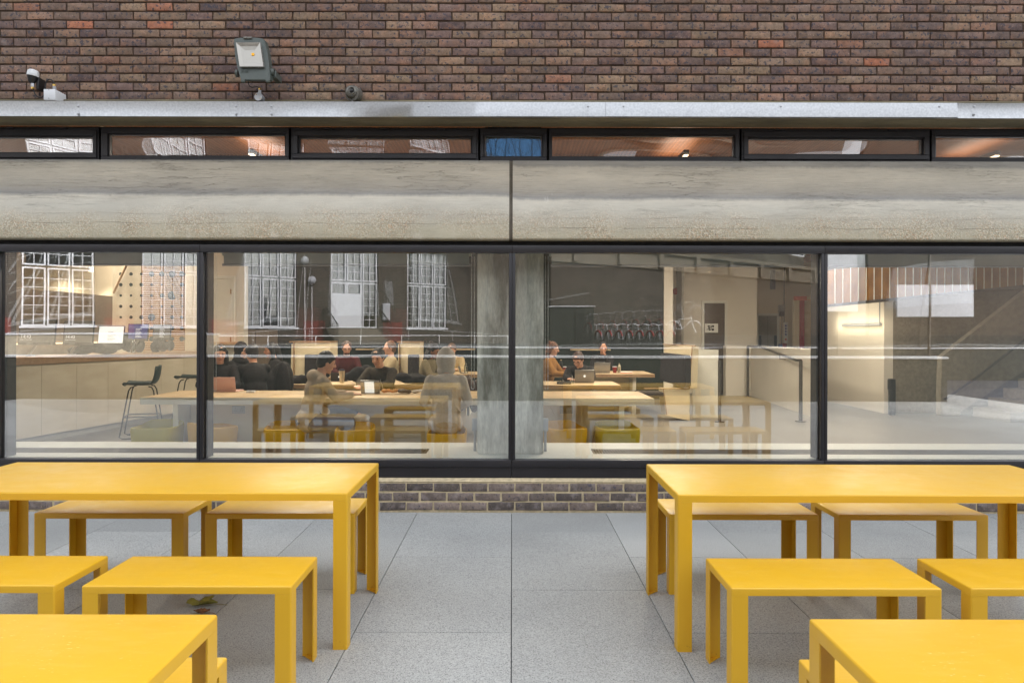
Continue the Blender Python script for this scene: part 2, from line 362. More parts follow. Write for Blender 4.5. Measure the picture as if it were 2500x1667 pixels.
def lathe(bm, prof, c=(0, 0, 0), n=24, M=None):
    c = Vector(c); rings = []
    for r, z in prof:
        rings.append([bm.verts.new(((M or Matrix.Identity(3)) @ Vector((math.cos(2*math.pi*k/n)*max(r, 1e-4), math.sin(2*math.pi*k/n)*max(r, 1e-4), z)))+c) for k in range(n)])
    for a, b in zip(rings, rings[1:]):
        for k in range(n): bm.faces.new((a[k], a[(k+1) % n], b[(k+1) % n], b[k]))
    bm.faces.new(rings[0][::-1]); bm.faces.new(rings[-1])
def prism(bm, pts, d):
    """closed polygon pts (3D) extruded by vector d"""
    a = [bm.verts.new(Vector(p)) for p in pts]; b = [bm.verts.new(Vector(p)+Vector(d)) for p in pts]
    n = len(a)
    bm.faces.new(a[::-1]); bm.faces.new(b)
    for i in range(n): bm.faces.new((a[i], a[(i+1) % n], b[(i+1) % n], b[i]))
def obj(name, bm, mats, parent=None, loc=None, smooth=True, tone=None):
    bmesh.ops.recalc_face_normals(bm, faces=bm.faces)
    me = bpy.data.meshes.new(name); bm.to_mesh(me); bm.free()
    for m in (mats if isinstance(mats, (list, tuple)) else [mats]): me.materials.append(MATS[m])
    if smooth:
        me.polygons.foreach_set('use_smooth', [True]*len(me.polygons)); me.set_sharp_from_angle(angle=R(35))
    o = bpy.data.objects.new(name, me); COL.objects.link(o)
    if parent: o.parent = parent
    if loc is not None: o.location = loc
    return o
def thing(name, label, cat, loc=(0, 0, 0), rz=0, group=None):
    o = bpy.data.objects.new(name, None); COL.objects.link(o); o.location = loc; o.rotation_euler = (0, 0, rz); o.empty_display_size = .1
    return tag(o, label, cat, group)
def tag(o, label, cat, group=None):
    o['label'] = label; o['category'] = cat
    if group: o['group'] = group
    return o
def struct(o): o['kind'] = 'structure'; return o
KIDS = {}
def copy_thing(src, loc, rz, label, group=None):
    r = src.copy(); COL.objects.link(r); r.location = loc; r.rotation_euler = (0, 0, rz); r['label'] = label
    if group: r['group'] = group
    for ch in [c for c in COL.objects if c.parent == src]:
        c = ch.copy(); COL.objects.link(c); c.parent = r
        for g2 in [q for q in COL.objects if q.parent == ch]:
            d = g2.copy(); COL.objects.link(d); d.parent = c
    return r
def set_tone(me, vals):
    a = me.attributes.new('tone', 'FLOAT_COLOR', 'FACE')
    a.data.foreach_set('color', [x for v in vals for x in (*v, 1.0)])
def text_bm(bm, s, size, origin, right=Vector((1, 0, 0)), up=Vector((0, 0, 1)), thick=.001):
    cu = bpy.data.curves.new('t', 'FONT'); cu.body = s; cu.size = size; cu.resolution_u = 3; cu.extrude = thick/2
    o = bpy.data.objects.new('t', cu); COL.objects.link(o); bpy.context.view_layer.update()
    me = bpy.data.meshes.new_from_object(o.evaluated_get(bpy.context.evaluated_depsgraph_get()))
    bpy.data.objects.remove(o); bpy.data.curves.remove(cu)
    nrm = right.cross(up); M = Matrix((right, up, nrm)).transposed().to_4x4(); M.translation = Vector(origin)
    me.transform(M); bm.from_mesh(me); bpy.data.meshes.remove(me)
# ------------------------------------------------------------ ground
bm = nb(); box(bm, -60, 60, -70, 5.99, -.30, -.012); struct(obj('ground', bm, 'joint_grit'))
bm = nb(); SW, SL = .768, 1.212; tones = []
for k in range(-14, 14):
    off = 4.795 if k % 2 else 4.179        # columns alternate half a slab
    x0, x1 = k*SW+.002, (k+1)*SW-.002
    j = -14
    while True:
        y0 = off-SL*(j+14+0)+.0
        y0 = off+SL-(j+14)*SL; ya, yb = y0-SL+.0028, y0-.0028
        j += 1
        if yb < -9: break
        yb2 = min(yb, 5.985)
        if off+SL > 5.985 and j == -13: pass
        t = bmesh.new(); nf0 = len(bm.faces)
        dz = random.uniform(-.0004, .0004)
        box(bm, x0, x1, ya, yb2, -.05, dz, bev=.0012, seg=1)
        tt = (random.random(), random.random(), random.random()); tones += [tt]*(len(bm.faces)-nf0); t.free()
    # sliver up to the wall
    top = off+SL
    if top < 5.98:
        nf0 = len(bm.faces); box(bm, x0, x1, top+.0008, 5.985, -.05, 0, bev=.0012, seg=1)
        tt = (random.random(), random.random(), random.random()); tones += [tt]*(len(bm.faces)-nf0)
o = obj('paving', bm, 'granite', smooth=False); set_tone(o.data, tones); struct(o)

# ------------------------------------------------------------ the building in front
bld = thing('brick_building', 'dark brown brick building with long concrete beam and full width glazing behind the yellow tables', 'building', (0, 0, 0))
def bricks(name, x0, x1, z0, rows, Y, L, C, J, mat, parent, phase=0., seed=1, rough=.004, depth=.014):
    rnd = random.Random(seed); bm = nb(); tones = []
    for r in range(rows):
        za = z0+r*C; x = x0-L+((r % 2)*.5+phase)*L
        while x < x1:
            a = x+rnd.gauss(0, .0018); b = x+L-J+rnd.gauss(0, .0018); c = za+rnd.gauss(0, .0012); d = za+C-J+rnd.gauss(0, .0012)
            yj = Y+rnd.uniform(-rough, rough)*.6; tl = rnd.gauss(0, .0012)
            def ring(ins, y, wob=0):
                wob *= 2
                q = []
                for (px_, pz_) in ((a+ins, c+ins), ((a+b)/2, c+ins*.9), (b-ins, c+ins), (b-ins*.9, (c+d)/2), (b-ins, d-ins), ((a+b)/2, d-ins*.9), (a+ins, d-ins), (a+ins*.9, (c+d)/2)):
                    q.append(bm.verts.new((px_+rnd.uniform(-wob, wob), y+(pz_-c)*tl*8, pz_+rnd.uniform(-wob, wob))))
                return q
            r0 = ring(0, Y+.03); r1 = ring(0, yj+.0055, .0012); r2 = ring(.0028, yj+.0012, .0008); r3 = ring(.006, yj, .0008)
            fs = []
            for u, v in ((r0, r1), (r1, r2), (r2, r3)):
                for k in range(8): fs.append(bm.faces.new((u[k], u[(k+1) % 8], v[(k+1) % 8], v[k])))
            fs.append(bm.faces.new(r3))
            tones += [(rnd.random(), rnd.random(), rnd.random())]*len(fs)
            x += L
    bm.faces.ensure_lookup_table()
    o = obj(name, bm, mat, parent); set_tone(o.data, tones); return o
bricks('brick_wall', -7.2, 7.2, 3.428, 30, 6.19, .2245, .0748, .0118, 'brown_brick', bld, .31, 3)
bm = nb(); box(bm, -7.4, 7.4, 6.203, 6.5, 3.424, 5.66); obj('mortar', bm, 'dark_mortar', bld)
bm = nb(); box(bm, -14, 14, 6.21, 6.6, 5.67, 9.5); box(bm, -14, -7.41, 6.21, 6.6, 0, 5.66); box(bm, 7.41, 14, 6.21, 6.6, 0, 5.66); obj('upper_wall', bm, 'brown_brick', bld)
bricks('plinth', -7.2, 7.2, .014, 3, 6.0, .2225, .0775, .0145, 'plinth_brick', bld, .51, 9, .003)
bm = nb(); box(bm, -7.4, 7.4, 6.0065, 6.3, -.05, .2465)
prism(bm, [(-7.4, 6.000, .2475), (-7.4, 6.044, .270), (-7.4, 6.3, .270), (-7.4, 6.3, .2475)], (14.8, 0, 0)); obj('plinth_mortar', bm, 'cream_mortar', bld)
# soffit slab and moulded beam
bm = nb(); box(bm, -8, 8, 6.004, 6.29, 3.230, 3.345, .004, 1); box(bm, -8, 8, 6.18, 6.29, 3.3452, 3.4235); obj('soffit', bm, 'soffit_concrete', bld)
bm = nb(); box(bm, -8, 8, 6.15, 6.179, 3.3455, 3.415, .006, 1); obj('mortar_fillet', bm, 'soffit_concrete', bld)
prof = [(6.55, 2.918), (6.19, 2.918), (6.182, 2.908), (6.176, 2.70), (6.172, 2.645), (6.155, 2.60), (6.12, 2.555), (6.085, 2.51), (6.05, 2.455), (6.025, 2.40), (6.01, 2.34), (6.0, 2.26), (6.0, 2.240), (6.008, 2.229), (6.06, 2.224), (6.55, 2.224)]
for i, (a, b) in enumerate(((-8, -.0255), (.0035, 8))):
    bm = nb(); prism(bm, [(a, y, z) for y, z in prof], (b-a, 0, 0)); o = obj('concrete_beam', bm, 'board_marked_concrete', bld)
bm = nb(); prism(bm, [(-.0255, y+.007+.0015*math.sin(i*2.3), z) for i, (y, z) in enumerate(prof)], (.029, 0, 0)); obj('joint_sealant', bm, 'cornice_stone', bld)
bm = nb(); prism(bm, [(-.010+.0015*math.sin(i*1.7), y+.0045, z) for i, (y, z) in enumerate(prof)], (.0016, 0, 0)); obj('joint_crack', bm, 'black_gap', bld)
# galvanised fascia in lengths, each set slightly differently
segs = [(-7.9, at(617, 270, 5.98).x, .0055), (at(617, 270, 5.98).x, at(1479, 270, 5.98).x, .005), (at(1479, 270, 5.98).x, at(2339, 270, 5.98).x, -.009), (at(2339, 270, 5.98).x, 7.9, .006)]
for a, b, tilt in segs:
    bm = nb()
    pr = [(-.0, 3.3462), (-.0, 3.349), (.03, 3.349), (.03, 3.352), (-.004, 3.352), (-.004+tilt*0, 3.347), (-.004, 3.229), (.010, 3.2262), (.010, 3.2235), (-.009, 3.2265), (-.009, 3.2265)]
    tilt0 = tilt
    def facef(tilt): return [(5.992+tilt*.9, 3.2265), (5.988, 3.2255), (5.984+tilt, 3.229), (5.982-tilt*.3, 3.345), (5.986, 3.3485), (6.02, 3.3495), (6.02, 3.3465), (5.991, 3.3455), (5.9915, 3.2295), (6.004, 3.2295), (6.004, 3.2265)]
    face = facef(0); n = 24
    # subdivided along x with slight oil-canning
    rings = []
    for k in range(n+1):
        x = a+.0008+(b-a-.0016)*k/n
        tt_ = tilt0
        if tilt0 == .005: tt_ = .005-.012*min(1, max(0, (x+1.5)/1.6))
        face = facef(tt_)
        q = mnoise.noise(Vector((x*1.1, 3, tilt0*80)))*.0012
        rings.append([bm.verts.new((x, y+(q if 3.235 < z < 3.3452 or y < 5.99 else 0)*(1 if i in (2, 3) else 0), z)) for i, (y, z) in enumerate(face)])
    for u, v in zip(rings, rings[1:]):
        for i in range(len(face)): bm.faces.new((u[i], u[(i+1) % len(face)], v[(i+1) % len(face)], v[i]))
    bm.faces.new(rings[0]); bm.faces.new(rings[-1][::-1])
    obj('metal_fascia', bm, 'galvanised_steel', bld)
for px in (188, 574, 661, 1046, 1436, 1523, 1908, 2296, 2381):
    for py in (258+px*.0006, 277+px*.0006):
        p = at(px, py, 5.97); bm = nb(); lathe(bm, [(.011, 0), (.011, .002), (.007, .0025), (.007, .006), (.003, .007)], n=14, M=Matrix.Rotation(R(90), 3, 'X')); o = obj('screw', bm, 'zinc', bld, (p.x, 5.984, p.z))
# upper windows
def ring_bm(bm, X0, X1, Z0, Z1, x0, x1, z0, z1, y0, y1, bev=.003):
    box(bm, X0, X1, y0, y1, Z0, z0, bev, 1); box(bm, X0, X1, y0, y1, z1, Z1, bev, 1)
    box(bm, X0, x0, y0, y1, z0, z1, bev, 1); box(bm, x1, X1, y0, y1, z0, z1, bev, 1)
def sheet(bm, x0, x1, z0, z1, y, bow=0, wav=0, n=20, seed=0, m=None):
    m = m or n; g_ = []
    for i in range(n+1):
        for j in range(m+1):
            u, v = 2*i/n-1, 2*j/m-1; x = x0+(x1-x0)*i/n; z = z0+(z1-z0)*j/m
            yy = y+bow*(1-u*u)*(1-v*v)+wav*mnoise.noise(Vector((x*1.3+seed*7.1, z*2.2, seed)))
            g_.append(bm.verts.new((x, yy, z)))
    for i in range(n):
        for j in range(m): bm.faces.new((g_[i*(m+1)+j], g_[(i+1)*(m+1)+j], g_[(i+1)*(m+1)+j+1], g_[i*(m+1)+j+1]))
ups = [(-680, -194, -660, -212, 0), (2744, 3230, 2760, 3212, 1), (-190, 242, -150, 228, 1), (246, 706, 269, 696, 0), (710, 1168, 733, 1149, 1), (1172, 1336, 1184, 1322, 2), (1340, 1806, 1348, 1790, 0), (1810, 2270, 1827, 2248, 1), (2274, 2740, 2284, 2720, 0)]
ZT, ZB = 3.218, 2.934
for i, (a, b, c, d, kind) in enumerate(ups):
    X0, X1 = at(a, 360, 6.3).x, at(b, 360, 6.3).x; x0, x1 = at(c, 360, 6.32).x, at(d, 360, 6.32).x
    z1, z0 = (3.160, 2.985) if kind != 1 else (3.136, 3.010)
    bm = nb()
    ring_bm(bm, X0+.0015, X1-.0015, ZB, ZT, x0-.012, x1+.012, z0-.012, z1+.012, 6.296, 6.36)
    ring_bm(bm, x0-.012, x1+.012, z0-.012, z1+.012, x0, x1, z0, z1, 6.312, 6.355, .002)
    if kind == 1: # projecting sash frame and hinges
        ring_bm(bm, X0+.016, X1-.016, ZB+.022, ZT-.022, x0-.014, x1+.014, z0-.014, z1+.014, 6.280, 6.2955, .003)
        for t in (.2, .5, .8): box(bm, X0+(X1-X0)*t-.035, X0+(X1-X0)*t+.035, 6.272, 6.2955, ZT-.014, ZT-.004, .002, 1)
    fr = obj('transom_window', bm, 'anthracite_frame', bld)
    bm = nb(); sheet(bm, x0, x1, z0, z1, 6.335, 0, .0026, 40, i+1, 8); sheet(bm, x0, x1, z0, z1, 6.347, .0015, .0045, 40, i+21, 8); obj('pane', bm, 'upper_glass', fr)
    if kind == 2:
        bm = nb(); box(bm, x0, x1, 6.40, 6.42, z0-.05, z1+.1); obj('spandrel_board', bm, 'green_wall', fr)
bm = nb(); box(bm, -7.9, 7.9, 6.31, 6.36, 3.2182, 3.2298); box(bm, -7.9, 7.9, 6.31, 6.36, 2.9182, 2.9338)
for a in ups: xx = at(a[0]-2, 360, 6.3).x; box(bm, xx-.015, xx+.015, 6.362, 6.39, 2.92, 3.228)
obj('leak_blocker', bm, 'black_gap', bld)  # dark backing added behind the frame gaps to stop room light leaking out
# big glazing
MX = [-6.82, -4.25, -2.570, 0.0, 2.572, 5.14, 7.7]
GZ0, GZ1 = .421, 2.124
bm = nb(); box(bm, -7.9, 7.9, 6.075, 6.2, 2.186, 2.2236); obj('head_gap', bm, 'black_gap', bld)
for i, (a, b) in enumerate(zip(MX, MX[1:])):
    bm = nb(); h = .0265
    box(bm, a+.001, b-.001, 6.030, 6.10, GZ1, 2.1855, .003, 2)          # head rail
    box(bm, a+.001, b-.001, 6.030, 6.10, .361, GZ0, .004, 2)            # bottom rail
    box(bm, a+.001, b-.001, 6.046, 6.12, .2705, .3605, .002, 1)         # skirt panel
    box(bm, a+.001, a+h, 6.034, 6.068, GZ0+.0005, GZ1-.0005, .003, 2); box(bm, b-h, b-.001, 6.034, 6.068, GZ0+.0005, GZ1-.0005, .003, 2)
    fr = obj('window', bm, 'anthracite_frame', bld)
    bm = nb(); sheet(bm, a+.02, b-.02, GZ0, GZ1, 6.072, 0, .0002, 16, i); obj('outer_pane', bm, 'window_glass', fr)
    bm = nb(); sheet(bm, a+.02, b-.02, GZ0, GZ1, 6.092, .011, .00005, 28, i+9); obj('inner_pane', bm, 'inner_glass', fr)
    bm = nb(); box(bm, a-.03, a+.03, 6.125, 6.245, GZ0-.04, GZ1+.3, .003, 1); obj('mullion', bm, 'dark_inner_frame', fr)
# concrete column behind the glass
bm = nb(); x0, x1 = at(1165, 900, 6.335).x, at(1327, 900, 6.335).x
t = bmesh.new(); bmesh.ops.create_cube(t, size=1)
bmesh.ops.transform(t, matrix=Matrix.Translation(((x0+x1)/2, 6.6, 1.669)) @ Matrix.Diagonal((x1-x0, .53, 2.498, 1)), verts=t.verts)
bmesh.ops.bevel(t, geom=[e for e in t.edges], offset=.008, segments=2, affect='EDGES'); join(bm, t)
for k in range(1, 5): # board joints as thin raised fins
    xx = x0+(x1-x0)*k/5; box(bm, xx-.0015, xx+.0015, 6.3325, 6.34, .43, 2.9)
obj('column', bm, 'column_concrete', bld)

# ------------------------------------------------------------ ledge equipment
fl = thing('floodlight', 'grey green wall floodlight with square silver reflector above the metal ledge', 'floodlight', at(617, 150, 6.0))
tl = Matrix.Rotation(R(-6), 3, 'Y')
def LP(px, py, y): # point relative to the floodlight origin at depth offset y
    return at(px, py, 6.0+y)-at(617, 150, 6.0)+Vector((0, 0, 0))
def quadbox(bm, front, back, bev=.006):
    t = bmesh.new(); f = [t.verts.new(p) for p in front]; b = [t.verts.new(p) for p in back]
    t.faces.new(f); t.faces.new(b[::-1])
    n = len(f)
    for i in range(n): t.faces.new((f[i], b[i], b[(i+1) % n], f[(i+1) % n]))
    bmesh.ops.recalc_face_normals(t, faces=t.faces)
    bmesh.ops.bevel(t, geom=t.edges[:], offset=bev, segments=3, affect='EDGES'); join(bm, t)
def Z(zx, zy): return 540+zx/7.84, 70+zy/7.84
out = [Z(232, 190), Z(330, 172), Z(515, 162), Z(700, 172), Z(812, 192), Z(880, 450), Z(905, 640), Z(935, 995), Z(370, 990), Z(300, 760), Z(250, 500)]
bm = nb(); fr_ = [LP(x, y, -.07 if i > 5 else -.03) for i, (x, y) in enumerate(out)]
fr_ = []
for (x, y) in out: fr_.append(LP(x, y, -.02-.07*((y-90)/105)))
cx = sum((p.x for p in fr_))/len(fr_); bk = [Vector((cx+(p.x-cx)*.9+.022, p.y+.075, p.z*.93)) for p in fr_]
quadbox(bm, fr_, bk, .007); body = obj('housing', bm, 'floodlight_paint', fl)
ap = [Z(302, 290), Z(760, 288), Z(826, 748), Z(372, 748)]
def apd(x, y, d): return LP(x, y, -.02-.07*((y-90)/105)+d)
bm = nb(); o4 = [apd(x, y, -.004) for x, y in ap]; c4 = sum(o4, Vector())/4
ring = [o4, [c4+(p-c4)*.97+Vector((0, .001, 0)) for p in o4], [c4+(p-c4)*.72+Vector((0, .012, 0)) for p in o4], [c4+(p-c4)*.42+Vector((0, .018, 0)) for p in o4]]
vs = [[bm.verts.new(p) for p in r_] for r_ in ring]
for u, v in zip(vs, vs[1:]):
    for k in range(4): bm.faces.new((u[k], u[(k+1) % 4], v[(k+1) % 4], v[k]))
bm.faces.new(vs[-1])
for v in bm.verts: v.co.y -= .006 if False else .0
o = obj('reflector', bm, 'reflector', fl, smooth=False)
# the opening stands proud of the housing as a thin bezel
bm = nb()
for k in range(4):
    a, b = o4[k], o4[(k+1) % 4]; tube(bm, [a+Vector((0, -.003, 0)), b+Vector((0, -.003, 0))], .004, 8)
obj('bezel', bm, 'camera_grey', fl)
for v in o.data.vertices: v.co.y -= .022
bm = nb(); p = apd(*Z(608, 498), -.012); box(bm, p.x-.011, p.x+.011, p.y-.004, p.y+.002, p.z-.011, p.z+.011, .002, 1); obj('led_chip', bm, 'led_chip', fl)
bm = nb(); p = apd(*Z(515, 188), 0); box(bm, p.x-.035, p.x+.035, p.y-.012, p.y+.01, p.z-.008, p.z+.009, .004, 2); obj('top_clip', bm, 'camera_grey', fl)
for zx in (420, 895):
    bm = nb(); p = apd(*Z(zx, 1010), .01); box(bm, p.x-.016, p.x+.016, p.y-.01, p.y+.02, p.z-.01, p.z+.012, .004, 2); obj('clip', bm, 'floodlight_paint', fl)
bm = nb(); p = apd(*Z(985, 850), .06)
cyl(bm, p+Vector((-.02, 0, 0)), p+Vector((.018, 0, 0)), .034, n=24); box(bm, p.x-.01, p.x+.035, p.y-.01, p.y+.13, p.z-.045, p.z-.032, .003, 1)
box(bm, p.x+.02, p.x+.034, p.y-.02, p.y+.13, p.z-.04, p.z+.01, .003, 1); obj('bracket', bm, 'floodlight_paint', fl)
bm = nb(); q = apd(*Z(285, 860), .05); cyl(bm, q, q+Vector((.02, 0, 0)), .03, n=24); obj('pivot', bm, 'floodlight_paint', fl)
bm = nb(); o_ = apd(*Z(375, 845), -.0035)
text_bm(bm, 'AVS', .035, o_, thick=.003); obj('raised_letters', bm, 'floodlight_paint', fl)
jb = thing('conduit_box', 'small round grey metal conduit box on stub under the floodlight', 'conduit box', (at(634, 240, 6.1).x, 6.1, 3.352))
j0 = jb.location
bm = nb(); c = at(*Z(733, 1325), 6.1)-j0; cyl(bm, c+Vector((0, -.025, 0)), c+Vector((0, .03, 0)), .034, n=28); obj('body', bm, 'grey_plastic', jb)
bm = nb(); cyl(bm, c+Vector((0, -.029, 0)), c+Vector((0, -.0255, 0)), .033, n=28); obj('cover', bm, 'zinc', jb)
for s in (-1, 1):
    bm = nb(); cyl(bm, c+Vector((s*.017, -.032, -s*.017)), c+Vector((s*.017, -.0295, -s*.017)), .004, n=10); obj('screw', bm, 'brass', jb)
bm = nb(); cyl(bm, (c.x, 0, -.004), (c.x, 0, c.z-.03), .010, n=14); obj('stub', bm, 'zinc', jb); bm = nb(); cyl(bm, (c.x+.004, 0, c.z+.03), (c.x+.004, 0, c.z+.062), .012, n=14); obj('stub', bm, 'zinc', jb)
bm = nb(); cyl(bm, (c.x+.004, 0, c.z+.0625), (c.x+.004, 0, c.z+.078), .011, n=8); obj('gland', bm, 'brass', jb)
bm = nb(); tube(bm, [at(*Z(a, b), 6.08+.02*(i/6))-j0 for i, (a, b) in enumerate([(522, 1000), (522, 1060), (545, 1110), (600, 1130), (680, 1115), (730, 1130), (755, 1180)])], .0042, 8); obj('cable', bm, 'rubber', jb)
# dome camera
dc = thing('dome_camera', 'round dark grey security camera with black lens on the metal ledge', 'camera', (at(862, 240, 6.08).x, 6.09, 3.352))
d0 = dc.location; def_z = lambda a, b, y=6.08: at(820+a/22.4, 190+b/22.4, y)-d0
c = def_z(905, 870); aim = Matrix.Rotation(R(-22), 3, 'Z') @ Matrix.Rotation(R(8), 3, 'X')
bm = nb(); lathe(bm, [(.045, .075), (.062, .06), (.066, .02), (.064, -.005), (.058, -.008)], c, 32, Matrix.Rotation(R(-20), 3, 'Z') @ Matrix.Rotation(R(90+6), 3, 'X') @ Matrix.Diagonal((1, 1, -1))); obj('base', bm, 'camera_grey', dc)
bm = nb(); ball(bm, c+Vector((-.006, -.006, .01)), (.055, .05, .055), 4); obj('dome', bm, 'camera_grey', dc)
lc = c+Vector((.004, -.052, .008)); bm = nb(); Ml = Matrix.Rotation(R(90), 3, 'X')
lathe(bm, [(.029, -.02), (.030, .006), (.0275, .009), (.024, .009), (.024, -.01)], lc, 28, Ml); obj('lens_ring', bm, 'camera_grey', dc)
bm = nb(); ball(bm, lc+Vector((0, .004, 0)), (.0235, .010, .0235), 3); obj('lens', bm, 'lens_black', dc)
bm = nb(); cyl(bm, (c.x, .0, -.004), (c.x, .0, c.z-.045), .010, n=14); obj('stub', bm, 'zinc', dc)
# light sensor and junction box
def zs(a, b, y=6.1): return at(50+a/15.68, 160+b/15.68, y)
se = thing('light_sensor', 'small black light sensor with ribbed white dome cap at the far left of the wall', 'sensor', (zs(500, 300).x, 6.1, zs(500, 430).z)); s0 = se.location
Mt = Matrix.Rotation(R(8), 3, 'Y')
bm = nb(); lathe(bm, [(.044, -.002), (.046, .004), (.045, .022), (.042, .040), (.030, .050), (.008, .056)], (0, -.01, .0), 28, Mt); obj('dome_cap', bm, 'ribbed_white', se)
bm = nb(); lathe(bm, [(.016, -.062), (.024, -.055), (.032, -.03), (.042, -.004)], (0, -.01, 0), 24, Mt); box(bm, .018, .046, .0, .085, -.105, -.004, .006, 2); obj('body', bm, 'black_plastic', se)
bm = nb(); cyl(bm, (.0, -.01, -.0905), (.0, -.01, -.0625), .0145, n=20); obj('collar', bm, 'zinc', se)
bm = nb(); cyl(bm, (0, -.01, -.106), (0, -.01, -.091), .012, n=8); obj('gland', bm, 'brass', se)
jx = thing('junction_box', 'white square junction box with looped black cable at the left end of the metal ledge', 'junction box', (zs(1120, 900).x, 6.1, 3.352)); q0 = jx.location
def js(a, b, y=6.1): return zs(a, b, y)-q0
a_, b_ = js(918, 925, 6.05), js(1335, 1320, 6.05)
bm = nb(); box(bm, a_.x, b_.x+.006, -.055, .09, b_.z-.006, a_.z, .006, 3); obj('box', bm, 'white_plastic', jx)
bm = nb(); box(bm, a_.x+.0005, b_.x+.0055, -.062, -.0555, b_.z-.0055, a_.z-.0005, .003, 2); lid = obj('lid', bm, 'white_plastic', jx)
bm = nb(); text_bm(bm, 'H', .04, ((a_.x+b_.x)/2-.012, -.0625, (a_.z+b_.z)/2-.02), thick=.002); obj('embossed_letter', bm, 'white_plastic', lid)
for zz_ in (a_.z-.008, b_.z+.008):
    bm = nb(); cyl(bm, ((a_.x+b_.x)/2, -.0645, zz_), ((a_.x+b_.x)/2, -.0622, zz_), .003, n=10); obj('lid_screw', bm, 'print_black', lid)
g_ = js(1300, 850); bm = nb(); cyl(bm, (g_.x, 0, a_.z), (g_.x, 0, a_.z+.042), .0135, n=18); obj('stub', bm, 'grey_plastic', jx); bm = nb(); cyl(bm, (g_.x, 0, -.004), (g_.x, 0, b_.z-.007), .0135, n=18); obj('stub', bm, 'grey_plastic', jx)
bm = nb(); cyl(bm, (g_.x, 0, a_.z+.0425), (g_.x, 0, a_.z+.058), .013, n=8); obj('gland', bm, 'brass', jx)
bm = nb(); tube(bm, [js(*p) for p in [(505, 905), (510, 980), (545, 1080), (620, 1180), (720, 1230), (810, 1225), (880, 1180), (925, 1130)]], .0048, 10)
tube(bm, [js(*p) for p in [(955, 930), (955, 800), (965, 700), (1000, 610), (1060, 555), (1130, 535), (1200, 560), (1255, 630), (1290, 700), (1305, 770)]], .0052, 10); obj('cable', bm, 'rubber', jx)

# ------------------------------------------------------------ yellow tables and benches
def Lleg(bm, w_, t, h, sx, sy, r=.007):
    # outer corner at the origin, plates running to +sx and +sy
    pts = [(w_, 0)]
    a = [(r-r*math.cos(R(k*15)), r-r*math.sin(R(k*15))) for k in range(6, -1, -1)]
    pts += a+[(0, w_), (t, w_), (t, t), (w_, t)]
    P3 = [(x*sx, y*sy, 0) for x, y in pts]
    prism(bm, P3, (0, 0, h))
    prism(bm, [(t*sx, t*sy, .001), ((w_-.004)*sx, t*sy, .001), (t*sx, (w_-.004)*sy, .001)], (0, 0, .003))
def make_table(kind, W, D, H, ap, label, cat, group):
    root = thing(kind, label, cat, (0, 0, 0), 0, group)
    t = bmesh.new(); bmesh.ops.create_cube(t, size=1)
    for v in t.verts: v.co = Vector((v.co.x*W, v.co.y*D, H-ap/2+v.co.z*ap))
    ed = [e for e in t.edges if (abs(e.verts[0].co.z-e.verts[1].co.z) > 1e-4) or min(e.verts[0].co.z, e.verts[1].co.z) > H-.001]
    bmesh.ops.bevel(t, geom=ed, offset=.007, segments=4, affect='EDGES', profile=.5)
    t.faces.ensure_lookup_table(); bf = min(t.faces, key=lambda f: f.calc_center_median().z)
    bmesh.ops.inset_region(t, faces=[bf], thickness=.004); 
    for v in bf.verts: v.co.z += ap-.008
    bm = nb(); join(bm, t)
    obj('tabletop' if kind == 'table' else 'seat', bm, 'yellow_powder_coat', root)
    for sx in (1, -1):
        for sy in (1, -1):
            bm = nb(); Lleg(bm, .066, .005, H-ap-.0004, sx, sy); obj('leg', bm, 'yellow_powder_coat', root, (-sx*W/2, -sy*D/2, 0))
    return root
TW, TD, TH = 2.06, .795, .722; BWd, BD, BH = .838, .395, .449
T0 = make_table('table', TW, TD, TH, .036, 'long yellow metal table nearest the window, left of the aisle', 'table', 'yellow metal tables')
T0.location = (-.757-TW/2, 3.375+TD/2+.006, 0)
def tab(x, y, lab): return copy_thing(T0, (x, y, 0), 0, lab)
tab(.763+TW/2, 3.365+TD/2, 'long yellow table with water stained top nearest the window, right of the aisle')
tab(-.769-TW/2, 1.923-TD/2, 'yellow metal table cut off by the bottom left corner of the photo')
tab(.771+TW/2, 1.902-TD/2, 'yellow table with flaking stained top cut off by the bottom right corner')
B0 = make_table('bench', BWd, BD, BH, .031, 'low yellow bench before the left table, beside the aisle', 'bench', 'yellow metal benches')
B0.location = (-.878-BWd/2, 2.925+BD/2, 0)
def ben(x, y, lab): return copy_thing(B0, (x, y+BD/2, 0), 0, lab)
ben(-1.827-BWd/2, 2.93, 'low yellow bench before the left table, cut by the left edge')
ben(-.88-BWd/2, 4.107, 'low yellow bench behind the left table, under its aisle end')
ben(-1.839-BWd/2, 4.107, 'outer low yellow bench behind the left table, seen under its tabletop')
ben(.876+BWd/2, 2.916, 'low yellow bench before the right table, beside the aisle')
ben(1.831+BWd/2, 2.92, 'low yellow bench before the right table, cut by the right edge')
ben(.883+BWd/2, 4.107, 'low yellow bench with water stain behind the aisle end of the right table')
ben(1.835+BWd/2, 4.107, 'outer low yellow bench behind the right table, seen under its tabletop')
ben(-.885-BWd/2, 1.893, 'yellow bench corner peeping out behind the bottom left table')
ben(.893+BWd/2, 1.888, 'yellow bench corner peeping out behind the bottom right table')
